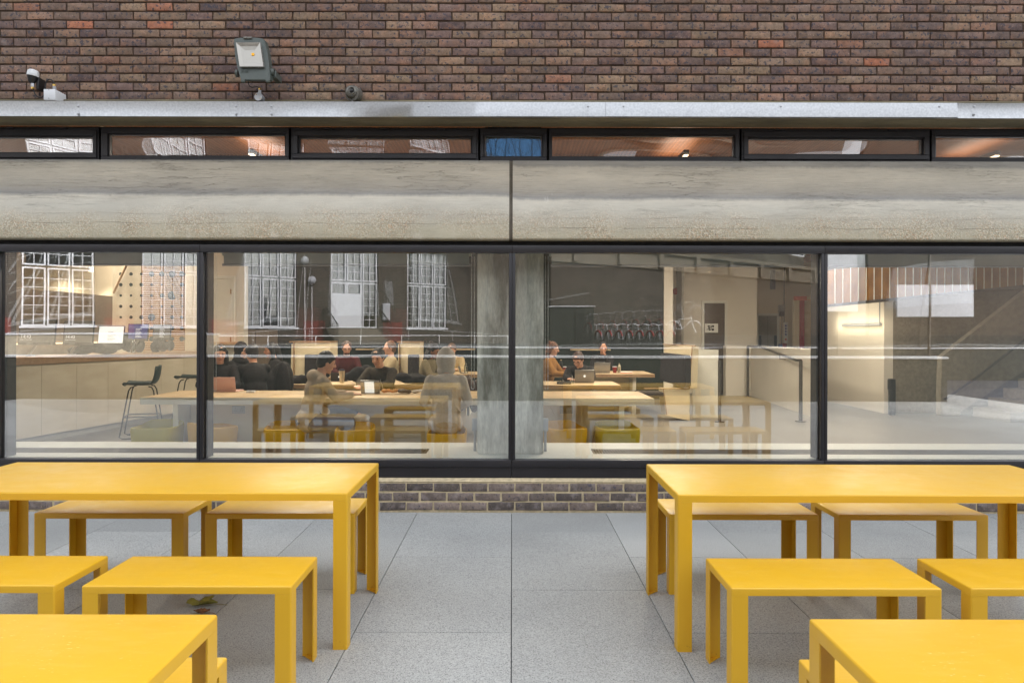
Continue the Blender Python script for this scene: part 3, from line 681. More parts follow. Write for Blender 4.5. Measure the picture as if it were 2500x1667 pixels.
# dropped leaves
def leaf(name, label, p, s, m, seed):
    rnd = random.Random(seed); bm = nb(); pts = []
    for k in range(30):
        a = 2*math.pi*k/30; lobe = .55+.45*abs(math.cos(a*2.5)); r_ = s*lobe*(1+rnd.uniform(-.1, .1))
        pts.append(Vector((math.cos(a)*r_*1.25, math.sin(a)*r_*.8, .010+.022*s/.06*abs(math.sin(a*1.5+seed))+.01*rnd.random())))
    c = bm.verts.new((0, 0, .008)); vs = [bm.verts.new(q) for q in pts]; vi = [bm.verts.new(q*.5+Vector((0, 0, .002))) for q in pts]
    for k in range(30):
        bm.faces.new((vs[k], vs[(k+1) % 30], vi[(k+1) % 30], vi[k])); bm.faces.new((vi[k], vi[(k+1) % 30], c))
    o = obj(name, bm, m, None, p); md = o.modifiers.new('thick', 'SOLIDIFY'); md.thickness = .0008
    root = tag(o, label, 'leaf')
    bm = nb(); tube(bm, [(s*1.0, 0, .012), (s*1.5, .01, .006), (s*1.9, .005, .004)], .0012, 6); obj('stalk', bm, m, o)
q = at(495, 1481, 3.92); leaf('fallen_leaf', 'curled yellow green leaf lying on the paving under the left front bench', (q.x, 3.92, 0), .068, 'leaf_green', 3)
q = at(492, 1500, 3.80); leaf('fallen_leaf', 'small rust brown leaf lying beside the green leaf on the paving', (q.x, 3.80, 0), .035, 'leaf_rust', 5)

# ------------------------------------------------------------ what the glass mirrors: the yard behind the camera
# raised street and low walls
bm = nb(); box(bm, -60, 60, -70, -12.0, -.0, .93); struct(obj('street', bm, 'asphalt'))
def low_wall(x0, x1, y0, y1, z1, label, cop='coping_stone', face='dark_green_wall'):
    t = thing('low_wall', label, 'wall', ((x0+x1)/2, (y0+y1)/2, 0)); W, D = (x1-x0)/2, (y1-y0)/2
    bm = nb(); box(bm, -W, W, -D, D, -.005, z1-.05); obj('wall', bm, face, t)
    bm = nb(); box(bm, -W-.02, W+.02, -D-.03, D+.03, z1-.05, z1, .006, 1); obj('coping', bm, cop, t); return t
low_wall(-14, 9.5, -4.2, -3.85, .98, 'long low dark green wall with pale coping mirrored across the glass, the nearer of two')
low_wall(-40, 30, -12.0, -11.7, 1.04, 'long dark retaining wall along the street edge mirrored behind the nearer low wall')
low_wall(-19, -8.6, -9.4, -8.6, 1.46, 'added low wall, stand-in for the pale band mirrored across the counter in the left pane', 'white_joinery', 'grey_render')  # added wall, stands in for a mirrored band like a white vehicle roof
# school building with tall white windows
ang = math.atan2(-.62, .784); ex = Vector((.784, -.62, 0)); org = Vector((-18.67, -15.7, 0))
sch = thing('school_building', 'brown brick school with tall white casement windows mirrored in the left panes', 'building', org, ang)
def uv_box(bm, x0, x1, y0, y1, z0, z1):
    uvl = bm.loops.layers.uv.verify(); n0 = len(bm.faces); box(bm, x0, x1, y0, y1, z0, z1); bm.faces.ensure_lookup_table()
    for f in bm.faces[n0:]:
        nn = f.normal
        f.normal_update(); nn = f.normal
        for l in f.loops:
            c = l.vert.co; l[uvl].uv = (c.x, c.z) if abs(nn.y) > .5 else ((c.y, c.z) if abs(nn.x) > .5 else (c.x, c.y))
SP = 4.2; wins = [(-2, 2.5), (-1, 2.5), (0, 2.5), (1, 2.5), (2, 2.5), (3, 2.5), (4, 2.5)]
levels = [(1.74, 5.75), (7.2, 10.4), (11.2, 13.3)]
# wall in vertical piers and spandrels round the openings (local: x along, y=0 face towards the camera side is +y)
bm = nb(); xs = -14.0; HT = 14.3
for k, wd in wins:
    a = k*SP; uv_box(bm, xs, a, -.4, 0, 0, HT); xs = a+wd
    uv_box(bm, a, xs, -.4, 0, 0, levels[0][0]); uv_box(bm, a, xs, -.4, 0, levels[0][1], levels[1][0]); uv_box(bm, a, xs, -.4, 0, levels[1][1], levels[2][0]); uv_box(bm, a, xs, -.4, 0, levels[2][1], HT)
uv_box(bm, xs, 27.5, -.4, 0, 0, HT); obj('wall', bm, 'far_brick', sch)
xs = -14.0
for k, wd in wins: bm = nb(); uv_box(bm, xs, k*SP-.3, .003, .02, 1.0, 2.05); xs = k*SP+wd+.3; obj('red_band', bm, 'red_brick_band', sch)
bm = nb(); box(bm, -14, 27.5, -6, -.6, 0, HT-.2); obj('rooms', bm, 'room_dark', sch)
bm = nb(); box(bm, -14.3, 27.8, -.5, .25, HT, HT+.3); box(bm, -14, 27.6, -6, -.5, HT, HT+.4); obj('roof', bm, 'slate', sch)
for li, (z0, z1) in enumerate(levels):
    for k, wd in wins:
        a = k*SP; bm = nb(); door = (k == 3 and li == 0)
        nl = 3; lw = wd/nl; br = z0+(z1-z0)*.57
        for i in range(nl):
            for (c, d) in ((z0, br-.04), (br+.04, z1)):
                if door and c == z0 and i < 2: continue
                xa, xb = a+i*lw+.03, a+(i+1)*lw-.03; ring_bm(bm, xa, xb, c, d, xa+.055, xb-.055, c+.055, d-.055, -.14, -.08, 0)
                box(bm, (xa+xb)/2-.013, (xa+xb)/2+.013, -.13, -.09, c+.055, d-.055)
                n = 6 if c == z0 else 4
                for j in range(1, n): zc = c+.07+(d-c-.14)*j/n; box(bm, xa+.055, xb-.055, -.128, -.092, zc-.012, zc+.012)
        if not door: box(bm, a-.05, a+wd+.05, -.15, .06, z0-.08, z0-.003)
        f = obj('window', bm, 'white_joinery', sch)
        bm = nb(); box(bm, a, a+wd, -.20, -.18, z0, z1); obj('pane', bm, 'far_glass', f)
        for q in range(3): bm = nb(); box(bm, a+.3+q*.7, a+.85+q*.7, -.45, -.42, z1-.5-(q % 2)*.3, z1-.46-(q % 2)*.3); obj('room_lamp', bm, 'far_strip', f)
        if door:
            bm = nb(); box(bm, a+.03, a+2*lw-.02, -.13, -.07, z0, z0+1.62); dd = obj('door', bm, 'white_joinery', sch)
            bm = nb(); ring_bm(bm, a+.03, a+lw-.01, z0+1.62, br-.04, a+.1, a+lw-.08, z0+1.7, br-.12, -.13, -.07, 0); ring_bm(bm, a+lw+.01, a+2*lw-.02, z0+1.62, br-.04, a+lw+.08, a+2*lw-.1, z0+1.7, br-.12, -.13, -.07, 0)
            obj('fanlight', bm, 'white_joinery', dd)
# downpipe and round lamps on the school
st = thing('steps', 'black iron stair railing and steps at the white school door', 'steps', org+ex*(3*SP+.8), ang)
bm = nb()
for i in range(5): box(bm, -1.2+0*i, 1.6, .03+.0+i*.3, .03+(i+1)*.3, 0, 1.7-i*.17)
obj('treads', bm, 'cornice_stone', st)
bm = nb()
for s, x in ((0, -1.2), (1, 1.6)):
    tube(bm, [(x, .1, 2.65), (x, .5, 2.65), (x+(-.0), 1.6, 1.9)], .025, 6)
    for i in range(13): y = .1+i*.125; zt = 2.65 if y < .5 else 2.65-(y-.5)*.68; tube(bm, [(x, y, 1.0), (x, y, zt)], .01, 5)
for i in range(15): tube(bm, [(-2.2+i*.07, 1.7, .95), (-2.2+i*.07, 1.7, 1.95-.06*i*0)], .01, 5)
obj('railing', bm, 'black_iron', st)
for k, (s_, z_) in enumerate(((2.6*SP+.25, 4.9), (2.72*SP+.1, 4.0), (-.25*SP, 3.6))):
    t = thing('globe_lamp', ['round white globe lamp on the school wall, highest beside the door', 'round white globe lamp low beside the door window', 'round white globe lamp on the school wall between the leftmost windows'][k], 'lamp', org+ex*s_, ang)
    bm = nb(); ball(bm, (0, .25, z_), .19, 3); obj('globe', bm, 'grey_plastic', t)
    bm = nb(); tube(bm, [(0, .02, z_-.1), (0, .25, z_-.22)], .03, 6); tube(bm, [(.1, .03, 1.0), (.1, .03, z_-.3)], .015, 6); obj('arm', bm, 'white_metal', t)
# low white rail in front of the school
rl = thing('guard_rail', 'thin white pipe rail running along the foot of the school wall', 'rail', org+ex*8, ang)
bm = nb()
for z_ in (1.35,): tube(bm, [(-8, 1.9, z_), (14, 1.9, z_)], .018, 6)
obj('rail', bm, 'white_metal', rl)
for i in range(11):
    bm = nb(); tube(bm, [(-8+i*2.2, 1.9, .93), (-8+i*2.2, 1.9, 1.36)], .022, 6); obj('post', bm, 'white_metal', rl)
for k, x in enumerate((3*SP+2.9, )):
    b = obj('meter_box', (lambda bm: (box(bm, -.2, .2, .02, .2, 2.15, 3.0, .01, 1), bm)[1])(nb()), 'grey_plastic', None, org+ex*x); b.rotation_euler = (0, 0, ang); tag(b, 'pale grey box on the school wall right of the door', 'box')
# right wing with stone band and arched windows, receding
wo = Vector((2.2, -29.5, 0)); wa = math.atan2(-12, 15)
wg = thing('brick_wing', 'brown brick wing with stone cornice mirrored above the bicycles', 'building', wo, wa)
bm = nb(); L_ = 34
uv_box(bm, 0, L_, -.5, 0, 0, 5.6); uv_box(bm, 0, L_, -.5, 0, 6.9, 7.7)
xs = 0; ws = [2.2+i*4.6 for i in range(7)]
for a in ws: uv_box(bm, xs, a, -.5, 0, 7.7, 10.4); xs = a+2.0
uv_box(bm, xs, L_, -.5, 0, 7.7, 10.4); uv_box(bm, 0, L_, -.5, 0, 10.4, 14.2); uv_box(bm, 14, L_, -.45, .05, 7.7+6.6, 18.6); obj('wall', bm, 'far_brick', wg)
bm = nb(); box(bm, -.1, L_, -.5, .12, 5.6, 6.1); box(bm, -.1, L_, -.5, .05, 6.1, 6.65); box(bm, -.1, L_, -.5, .3, 6.65, 6.9); box(bm, -.1, L_, -.5, .3, 14.2, 14.6)
for i in range(9): box(bm, 1.5+i*3.8, 1.9+i*3.8, .12, .32, 5.7, 6.65)
obj('cornice', bm, 'cornice_stone', wg)
for a in ws:
    bm = nb(); ring_bm(bm, a, a+2.0, 7.7, 10.4, a+.12, a+1.88, 7.82, 10.28, -.14, -.06, 0); box(bm, a+.6, a+.68, -.13, -.07, 7.82, 10.28); box(bm, a+1.3, a+1.38, -.13, -.07, 7.82, 10.28); box(bm, a+.12, a+1.88, -.128, -.072, 9.0, 9.08)
    f = obj('window', bm, 'white_joinery', wg); bm = nb(); box(bm, a, a+2, -.2, -.18, 7.7, 10.4); obj('pane', bm, 'far_glass', f)
bm = nb(); box(bm, 0, L_, -6, -.6, 0, 14.1); box(bm, 14, L_, -6, -.6, 14.2, 18.4); obj('rooms', bm, 'room_dark', wg)
# dark shed, boards and pole
sh = thing('dark_kiosk', 'dark green kiosk with pale top edge mirrored beside the concrete column', 'kiosk', (3.6, -20, .93))
bm = nb(); box(bm, -2.0, -.1, -1, 1, 0, 1.65, .03, 1); obj('body', bm, 'dark_green_wall', sh); bm = nb(); box(bm, -2.05, -.05, -1.05, 1.05, 1.652, 1.71, .01, 1); obj('roof', bm, 'coping_stone', sh)
bm = nb(); box(bm, -.9, -.2, 1.001, 1.05, .1, 1.4); obj('door', bm, 'room_dark', sh)
sb = thing('sign_board', 'pair of blank white boards on a post mirrored at the right edge of the glass', 'sign', (11.1, -7.9, 0))
bm = nb(); box(bm, -.6, .28, -.04, .04, 1.94, 2.83, .01, 1); obj('left_board', bm, 'white_joinery', sb)
bm = nb(); box(bm, .34, 1.5, -.04, .04, 1.94, 2.83, .01, 1); obj('right_board', bm, 'white_joinery', sb)
bm = nb(); box(bm, .29, .33, -.05, .05, 0, 4.2); obj('post', bm, 'steel_rail', sb)
hb = thing('sky_patch_panel', 'tall pale panel added for the sky-white patch mirrored above the stair balustrade', 'panel', (8.9, -8.6, 0))  # added panel that gives the glass a sky-white patch to mirror
bm = nb(); box(bm, -.1, .85, -.06, .06, 2.1, 4.2, .01, 1); obj('panel', bm, 'white_joinery', hb); bm = nb(); box(bm, .3, .4, -.05, .05, 0, 2.098); obj('post', bm, 'steel_rail', hb)
tr = thing('brick_terrace', 'plain brown brick terrace mirrored at the far right behind the white boards', 'building', (20.5, -30, 0))
bm = nb(); uv_box(bm, 0, 24, -.4, 0, 0, 14.4); obj('wall', bm, 'far_brick', tr)
bm = nb(); box(bm, -.1, 24.1, -.5, .12, 14.402, 14.7); obj('coping', bm, 'cornice_stone', tr)
tw = thing('blue_sheet', 'blue sheet added for the blue mirrored in the small high pane above the concrete joint', 'sheet', (.1, -23.8, 0))  # added sheet on posts, stands in for a mirrored blue panel with dark lines
bm = nb(); box(bm, -1.25, 1.15, -.04, .04, 9.2, 13.5); obj('sheet', bm, 'blue_board', tw)
for i in range(7):
    bm = nb(); x = -1.1+i*.37; tube(bm, [(x+.1*math.sin(k*1.3+i*2), .07, 9.2+k*.43) for k in range(11)], .018, 5); obj('dark_line', bm, 'room_dark', tw)
for x in (-1.3, 1.2):
    bm = nb(); box(bm, x-.05, x+.05, -.05, .05, 0, 13.6); obj('post', bm, 'black_iron', tw)
# bicycles
def bicycle(label, mcol, loc, rz, group, src=None, fcol=None):
    if src: return copy_thing(src, loc, rz, label, group)
    t = thing('bicycle', label, 'bicycle', loc, rz, group)
    for x in (-.52, .52):
        bm = nb()
        c = [(x+math.cos(2*math.pi*k/28)*.33, 0, .34+math.sin(2*math.pi*k/28)*.33) for k in range(29)]
        tube(bm, c, .018, 6); wl = obj('wheel', bm, 'rubber', t)
        bm = nb()
        for k in range(12): a = 2*math.pi*k/12; tube(bm, [(x, 0, .34), (x+math.cos(a)*.32, 0, .34+math.sin(a)*.32)], .0025, 4)
        obj('spokes', bm, 'zinc', wl)
        bm = nb(); tube(bm, arc((x, 0, .34), .37, 20, 160, 10), .022, 6); obj('mudguard', bm, mcol, t)
    bm = nb(); bb = (-.08, 0, .3); st_ = (-.22, 0, .78); hd = (.36, 0, .82)
    for a, b in ((bb, st_), (bb, (.38, 0, .72)), (st_, hd), ((-.52, 0, .34), bb), ((-.52, 0, .34), st_), ((.52, 0, .34), (.36, 0, .92))): tube(bm, [a, b], .018, 8)
    obj('frame', bm, fcol or mcol, t)
    bm = nb(); box(bm, -.36, -.1, -.07, .07, .88, .93, .02, 2); cyl(bm, (-.24, 0, .77), (-.25, 0, .89), .013); obj('saddle', bm, 'black_plastic', t)
    bm = nb(); tube(bm, [(.28, -.28, 1.0), (.36, -.15, .98), (.36, 0, .95), (.36, .15, .98), (.28, .28, 1.0)], .014, 6); obj('handlebar', bm, 'zinc', t)
    return t
def V(px, py, v): # mirror point -> real place behind the camera
    p = at(px, py, v); return Vector((p.x, 12.14-v, p.z))
q = V(1558, 815, 38); b1 = bicycle('black upright bicycle mirrored against the brick wall above the red cycles', 'black_iron', (q.x, q.y, 1.42), 0, 'private bicycles')
bm = nb(); box(bm, 4, 26, -36, -24, .93, 1.42); 
struct(obj('terrace', bm, 'asphalt'))
q = V(1618, 815, 38); bicycle('black bicycle mirrored beside the dark wall edge, seen at an angle', 0, (q.x, q.y, 1.42), .7, 'private bicycles', b1)
q = V(1668, 815, 36); b2 = bicycle('white bicycle mirrored over the cream wall left of the paper sign', 'white_metal', (q.x, q.y, 1.42), .5, 'private bicycles')
b3 = None
labs = ['first', 'second', 'third', 'fourth', 'fifth', 'sixth', 'seventh', 'eighth']
for i in range(8):
    q = V(1448+i*25, 815, 33.5); l = 'red hire bicycle docked in the mirrored row, %s from the kiosk' % labs[i]
    b3 = bicycle(l, 'signal_red', (q.x, q.y, .93), 1.25, 'red hire bicycles docked in a row', b3, 'grey_plastic')
# ------------------------------------------------------------ the room behind the glass
bm = nb(); box(bm, -13, 14, 6.3, 26, -.12, -.001); struct(obj('interior_floor', bm, 'terrazzo'))
bm = nb(); box(bm, -13, 14, 6.5, 26, 3.6, 3.7); struct(obj('interior_ceiling', bm, 'timber_ceiling'))
bm = nb()
for i in range(1, 9):                       # downstand ribs of the ceiling
    box(bm, -13, 14, 6.9+i*1.9, 7.05+i*1.9, 3.44, 3.599)
struct(obj('ceiling_ribs', bm, 'timber_ceiling'))
def wallbox(name, x0, x1, y0, y1, z0, z1, m):
    bm = nb(); box(bm, x0, x1, y0, y1, z0, z1); return struct(obj(name, bm, m))
X = lambda px, Y: at(px, 815, Y).x
wallbox('wall_cream', -13, X(508, 15), 15, 15.2, 0, 3.6, 'cream_wall')
wallbox('wall_white', X(508, 15)+.002, X(597, 15), 14.98, 15.2, 0, 3.6, 'white_wall')
wallbox('wall_green', -7, X(1620, 16.5), 16.5, 16.7, 0, 3.6, 'green_wall')
wallbox('wall_return', X(1620, 16.5)+.002, X(1620, 16.5)+.2, 16.45, 18.2, 0, 3.6, 'white_wall')
wallbox('wall_back', X(1620, 16.5)+.202, X(1848, 18.2), 18.2, 18.4, 0, 3.6, 'white_wall')
wallbox('wall_far', X(1848, 18.2)-.3, 14, 20.6, 20.8, 0, 3.6, 'cream_wall')
wallbox('wall_side_left', -13.2, -13.002, 6.4, 26, 0, 3.6, 'cream_wall'); wallbox('wall_side_right', 14.002, 14.2, 6.4, 26, 0, 3.6, 'cream_wall')
wallbox('wall_stair', 7.07, 14, 13.6, 13.75, 0, 3.6, 'grey_concrete')
wallbox('wall_lit', 6.9, 7.068, 13.6, 16.4, 0, 2.06, 'white_wall')
wallbox('pier_edge', X(1664, 17.6), X(1669, 17.6), 17.6, 18.199, 0, 3.6, 'grey_door')
# sill bench with trench grille
sl_ = thing('window_sill', 'long white sill ledge with dark slotted heating grilles just inside the glass', 'sill', (0, 0, 0))
bm = nb(); box(bm, -7.8, 7.8, 6.13, 6.355, .34, .42, .002, 1); box(bm, -7.8, 7.8, 6.632, 7.0, .0, .42, .003, 1)
xa, xb = X(1046, 6.5), X(1446, 6.5); box(bm, xa, xb, 6.3552, 6.6318, .34, .4199); obj('ledge', bm, 'sill_white', sl_)
for a, b in ((-7.8, xa), (xb, 7.8)):
    bm = nb(); x = a+.006
    while x < b-.006: box(bm, x, x+.010, 6.357, 6.630, .405, .4195); x += .024
    o = obj('grille', bm, 'steel_rail', sl_); bm = nb(); box(bm, a, b, 6.357, 6.630, .34, .36); obj('trench', bm, 'black_gap', o)
for s, px in ((-1, 1160), (1, 1332)):
    t = thing('socket_pillar', 'small pale grey pipe and box on the %s side of the concrete column' % ('left' if s < 0 else 'right'), 'service box', (X(px, 6.5), 6.5, .42))
    bm = nb(); box(bm, -.025, .025, -.03, .03, .18, .29, .004, 2); obj('box', bm, 'grey_plastic', t); bm = nb(); cyl(bm, (0, 0, .001), (0, 0, .18), .012); obj('pipe', bm, 'grey_plastic', t)
# roller blinds
for i, (a, b) in enumerate(((-4.2, -2.62), (-2.5, -.35), (.32, X(1968, 6.3)), (X(2015, 6.3), 4.95))):
    t = thing('roller_blind', 'rolled up grey blind at the head of the %s glass pane' % ['far left', 'left middle', 'right middle', 'far right'][i], 'blind', ((a+b)/2, 6.34, 2.10), 0, 'rolled up roller blinds'); h = (b-a)/2
    bm = nb(); cyl(bm, (-h, 0, .06), (h, 0, .06), .035, n=20); obj('roll', bm, 'blind_fabric', t)
    bm = nb(); box(bm, -h+.02, h-.02, -.036, -.034, -.045, .06); obj('fabric', bm, 'blind_fabric', t); bm = nb(); cyl(bm, (-h+.01, -.035, -.055), (h-.01, -.035, -.055), .011, n=12); obj('bottom_bar', bm, 'grey_plastic', t)
for k, (px, p1, lab) in enumerate(((525, 955, 'beaded blind chain hanging just right of the left mullion'), (1155, 950, 'beaded blind chain hanging left of the concrete column'), (1335, 952, 'beaded blind chain hanging right of the concrete column'))):
    a = at(px, 625, 6.28); b = at(px, p1, 6.28); bm = nb()
    for dx in (-.012, .012):
        z = b.z+.02
        while z < a.z: ball(bm, (a.x+dx, 6.28, z), .0042, 1); z += .011
    for an in range(0, 181, 20): ball(bm, (a.x+.012*math.cos(R(an)), 6.28, b.z+.016-.014*math.sin(R(an))), .0042, 1)
    tag(obj('blind_chain', bm, 'bead_chain'), lab, 'chain')
# lamps: linear strips on the ceiling and small downlights
def strip(x, y0, y1, lab, pw, z=3.42):
    t = thing('linear_lamp', lab, 'lamp', (x, (y0+y1)/2, z), 0, 'linear ceiling lamps'); h = (y1-y0)/2
    bm = nb(); box(bm, -.03, .03, -h, h, .0, .05, .003, 1); obj('housing', bm, 'anthracite_frame', t)
    bm = nb(); box(bm, -.022, .022, -h+.01, h-.01, -.012, -.001); obj('diffuser', bm, 'lamp_glow', t)
    L = bpy.data.lights.new('lamp_light', 'AREA'); L.shape = 'RECTANGLE'; L.size = .3; L.size_y = 2*h; L.energy = pw; L.color = (1, .87, .70)
    lo = bpy.data.objects.new('lamp_light', L); COL.objects.link(lo); lo.parent = t; lo.location = (0, 0, -.03)
    L2 = L.copy(); L2.energy = pw*.1; l2 = bpy.data.objects.new('ceiling_fill', L2); COL.objects.link(l2); l2.parent = t; l2.location = (0, 0, .07); l2.rotation_euler = (R(180), 0, 0)  # second area light is an upward fill added to brighten the ceiling
PW = 66
for x, lab in ((-7.6, 'linear ceiling lamp seen through the leftmost high window'), (-2.86, 'linear ceiling lamp seen through the high window under the floodlight'), (1.9, 'linear ceiling lamp seen through the high window right of the blue pane'), (5.3, 'linear ceiling lamp seen through the rightmost high window')):
    strip(x, 8.0, 15.0, lab, PW)
for k, (px, py, Y) in enumerate(((100, 641, 14.2), (222, 662, 14.2))):
    p = at(px, py, Y); t = thing('downlight', 'small round downlight above the grey partition, the %s of two' % ('left' if k == 0 else 'right'), 'lamp', p, 0, 'downlights over the counter')
    bm = nb(); cyl(bm, (0, 0, 0), (0, 0, .08), .05, n=18); obj('can', bm, 'white_plastic', t); bm = nb(); cyl(bm, (0, 0, -.008), (0, 0, -.001), .042, n=18); obj('bulb', bm, 'lamp_glow', t)
    bm = nb(); cyl(bm, (0, 0, .08), (0, 0, 3.6-p.z), .006, n=6); obj('cable', bm, 'black_plastic', t)
    L = bpy.data.lights.new('spot', 'SPOT'); L.energy = 14; L.spot_size = R(100); L.spot_blend = .8; L.color = (1, .87, .70); L.shadow_soft_size = .05
    lo = bpy.data.objects.new('spot', L); COL.objects.link(lo); lo.parent = t; lo.location = (0, .3, -.05); lo.rotation_euler = (R(20), 0, 0)
# wall washer on the lit wall at the right
t = thing('wall_lamp', 'horizontal tube lamp washing the bright white wall at the right', 'lamp', (6.86, 14.5, at(2120, 793, 14.3).z))
bm = nb(); cyl(bm, (0, -.85, 0), (0, .7, 0), .03, n=14); obj('tube', bm, 'grey_plastic', t); bm = nb(); box(bm, .002, .02, -.8, .65, -.012, .012); obj('diffuser', bm, 'strip_glow', t)
bm = nb(); tube(bm, [(0, -.82, .03), (0, -.82, .7)], .012, 8); obj('conduit', bm, 'grey_plastic', t)
for zz_ in (.05, -.05):
    L = bpy.data.lights.new('washer', 'AREA'); L.shape = 'RECTANGLE'; L.size = .05; L.size_y = 2.3; L.energy = 1.0; L.color = (1, .86, .62)
    lo = bpy.data.objects.new('washer', L); COL.objects.link(lo); lo.parent = t; lo.location = (-.12, -.05, zz_); lo.rotation_euler = (0, R(-90 - (35 if zz_ > 0 else -35)), 0)

# counter
ct = thing('counter', 'long pale timber fronted bar counter with oak top under the left monitors', 'counter', (-6.34, 9.2, 0), -math.atan2(.8, 4.6))
bm = nb(); box(bm, -.8, .0, -1.9, 4.3, 1.04, 1.135, .003, 1); obj('worktop', bm, 'oak_edge', ct)
y = -1.9; k = 0
while y < 4.25:
    bm = nb(); box(bm, -.75, -.03, y+.002, min(y+.62, 4.28)-.002, .09, 1.038, .0015, 1); obj('front_panel', bm, 'limed_board', ct); y += .62
bm = nb(); box(bm, -.72, -.07, -1.88, 4.2, 0, .0898); obj('kickboard', bm, 'grey_door', ct)
pt = thing('partition', 'grey head high partition behind the monitors with glowing shelf strip', 'partition', (-7.9, 12.9, 0))
bm = nb(); box(bm, -.04, .04, -1.6, 1.55, 0, 2.18, .004, 1); obj('panel', bm, 'grey_screen', pt)
bm = nb(); box(bm, .041, .12, -1.6, 1.5, 1.29, 1.32); sh_ = obj('shelf', bm, 'oak_edge', pt); bm = nb(); box(bm, .05, .10, -1.6, 1.5, 1.272, 1.2895); obj('light_strip', bm, 'strip_glow', sh_)
# perforated screen
ps = thing('perforated_screen', 'tall pale timber screen drilled with rows of dark round holes left of the mullion', 'screen', (X(362, 13.5), 13.5, 0)); w2 = (X(450, 13.5)-X(275, 13.5))/2
bm = nb(); box(bm, -w2, -w2*.2-.001, 0, .04, 0, 3.59, 0, mi=0)
for i in range(88): box(bm, -w2*.2, w2, .0, .035, i*.0405, i*.0405+.034, 0, mi=1)
cols = [295, 320, 345, 370, 395, 420, 444]; rows = [669, 695, 721.5, 748, 774.5, 801, 827]
rad = [[4.3, 4.3, 3.2, 6.3, 6.3, 7.8, 6.5], [4.3, 4.3, 4.6, 3.2, 2.4, 2.8, 5], [3.2, 3, 3.2, 3.4, 5.2, 10.5, 3.2], [4, 4, 2.6, 2.2, 2.8, 3.4, 2.8], [3, 4, 5, 8.6, 3, 4.5, 4], [0, 0, 0, 4, 0, 5, 4.4], [0, 0, 0, 6, 0, 5, 6]]
o_ = ps.location
hb_ = nb()
for r_, py in enumerate(rows):
    for c_, px in enumerate(cols):
        rr = rad[r_][c_]*13.5/FPX
        if rr: p = at(px, py, 13.5)-o_; cyl(hb_, (p.x, -.003, p.z), (p.x, .036, p.z), rr, n=20)
for f in hb_.faces: f.material_index = 2
join(bm, hb_); obj('board', bm, ['limed_board', 'gold_panel', 'teal_shell'], ps, smooth=False)
for a, b in (((388, 628), (447, 762)), ((312, 640), (277, 716))):
    bm = nb(); tube(bm, [at(*a, 13.42)-o_, at(*b, 13.42)-o_], .022, 4); obj('brace', bm, 'oak_edge', ps)

def local_label(t): return t
# monitors on the counter
def monitor(px, Y, wpx, top, bot, screen, label, rz=.25, txt=False, seed=0):
    x = X(px, Y); W = wpx*Y/FPX*1.06; zt = at(px, top, Y).z; zb = at(px, bot, Y).z
    t = thing('monitor', label, 'monitor', (x, Y, 1.1355), rz, 'monitors along the bar counter'); H = zt-zb; zc = (zt+zb)/2-1.1355
    M = Matrix.Translation((0, 0, zc)) @ Matrix.Rotation(R(-9), 4, 'X')
    bm = nb(); box(bm, -W/2, W/2, 0, .03, -H/2, H/2, .004, 2, M); obj('casing', bm, 'black_plastic', t)
    bm = nb(); box(bm, -W/2+.012, W/2-.012, -.0025, -.0002, -H/2+.035, H/2-.012, 0, 1, M); s_ = obj('screen', bm, screen, t)
    bm = nb(); box(bm, -W/2+.001, W/2-.001, -.004, -.0003, -H/2+.001, -H/2+.032, .001, 1, M); obj('lower_bezel', bm, 'camera_grey', t)
    bm = nb(); tube(bm, [(0, .045, zc), (0, .09, zc*.75), (-.12, .05, .04), (-.12, .05, .0)], .02, 10); obj('arm', bm, 'silver_laptop', t)
    bm = nb(); cyl(bm, (-.12, .05, .0), (-.12, .05, .014), .06, n=20); obj('base', bm, 'zinc', t)
    ax = (M.to_3x3() @ Vector((0, 0, 1))).normalized()
    if txt:
        bm = nb(); text_bm(bm, '14:43', .062, M @ Vector((-W/2+.03, -.0045, -H/2+.095)), up=ax); text_bm(bm, 'Friday 15 November', .018, M @ Vector((-W/2+.03, -.0045, -H/2+.066)), up=ax); obj('clock_text', bm, 'screen_text', s_)
    else:
        bm = nb()
        for k in range(7): box(bm, -W*.12, W*(.08+.05*((k*7+seed) % 3)), -.0042, -.003, H*.18-k*.022, H*.18-k*.022+.006, 0, 1, M)
        obj('page_text', bm, 'grey_plastic' if screen == 'screen_white' else 'screen_text', s_)
monitor(91, 10.1, 80, 780, 842, 'screen_grey', 'grey monitor showing 14:43 nearest the left edge of the glass', .1, True)
monitor(192, 10.8, 66, 783, 842, 'screen_grey', 'grey monitor showing 14:43, second along the counter beside the bright white screen', .1, True)
monitor(271, 11.4, 60, 795, 843, 'screen_white', 'monitor with bright white document screen on the bar counter', 0)
monitor(337, 12.0, 45, 790, 832, 'screen_blue', 'monitor with dark blue and purple screen beside the water bottle', .1, False, 2)
monitor(395, 12.6, 40, 792, 830, 'screen_grey', 'small pale monitor at the far end of the bar counter', .1, False, 4)
def P_(name, label, cat, parts, loc, rz=0, group=None):
    t = thing(name, label, cat, loc, rz, group)
    for nm, bmf, m in parts: b = nb(); bmf(b); obj(nm, b, m, t)
    return t
def coat(name, label, loc, s, m, seed, rz=0):
    rnd = random.Random(seed); bm = nb()
    for k in range(9): ball(bm, (rnd.uniform(-1, 1)*s[0]*.7, rnd.uniform(-1, 1)*s[1]*.6, s[2]*rnd.uniform(.25, .75)), (s[0]*rnd.uniform(.3, .5), s[1]*rnd.uniform(.35, .55), s[2]*rnd.uniform(.25, .45)), 2)
    o = vox(bm, name, m, None, .016, 2, loc); o.rotation_euler = (0, 0, rz); return tag(o, label, name.split('_')[-1])
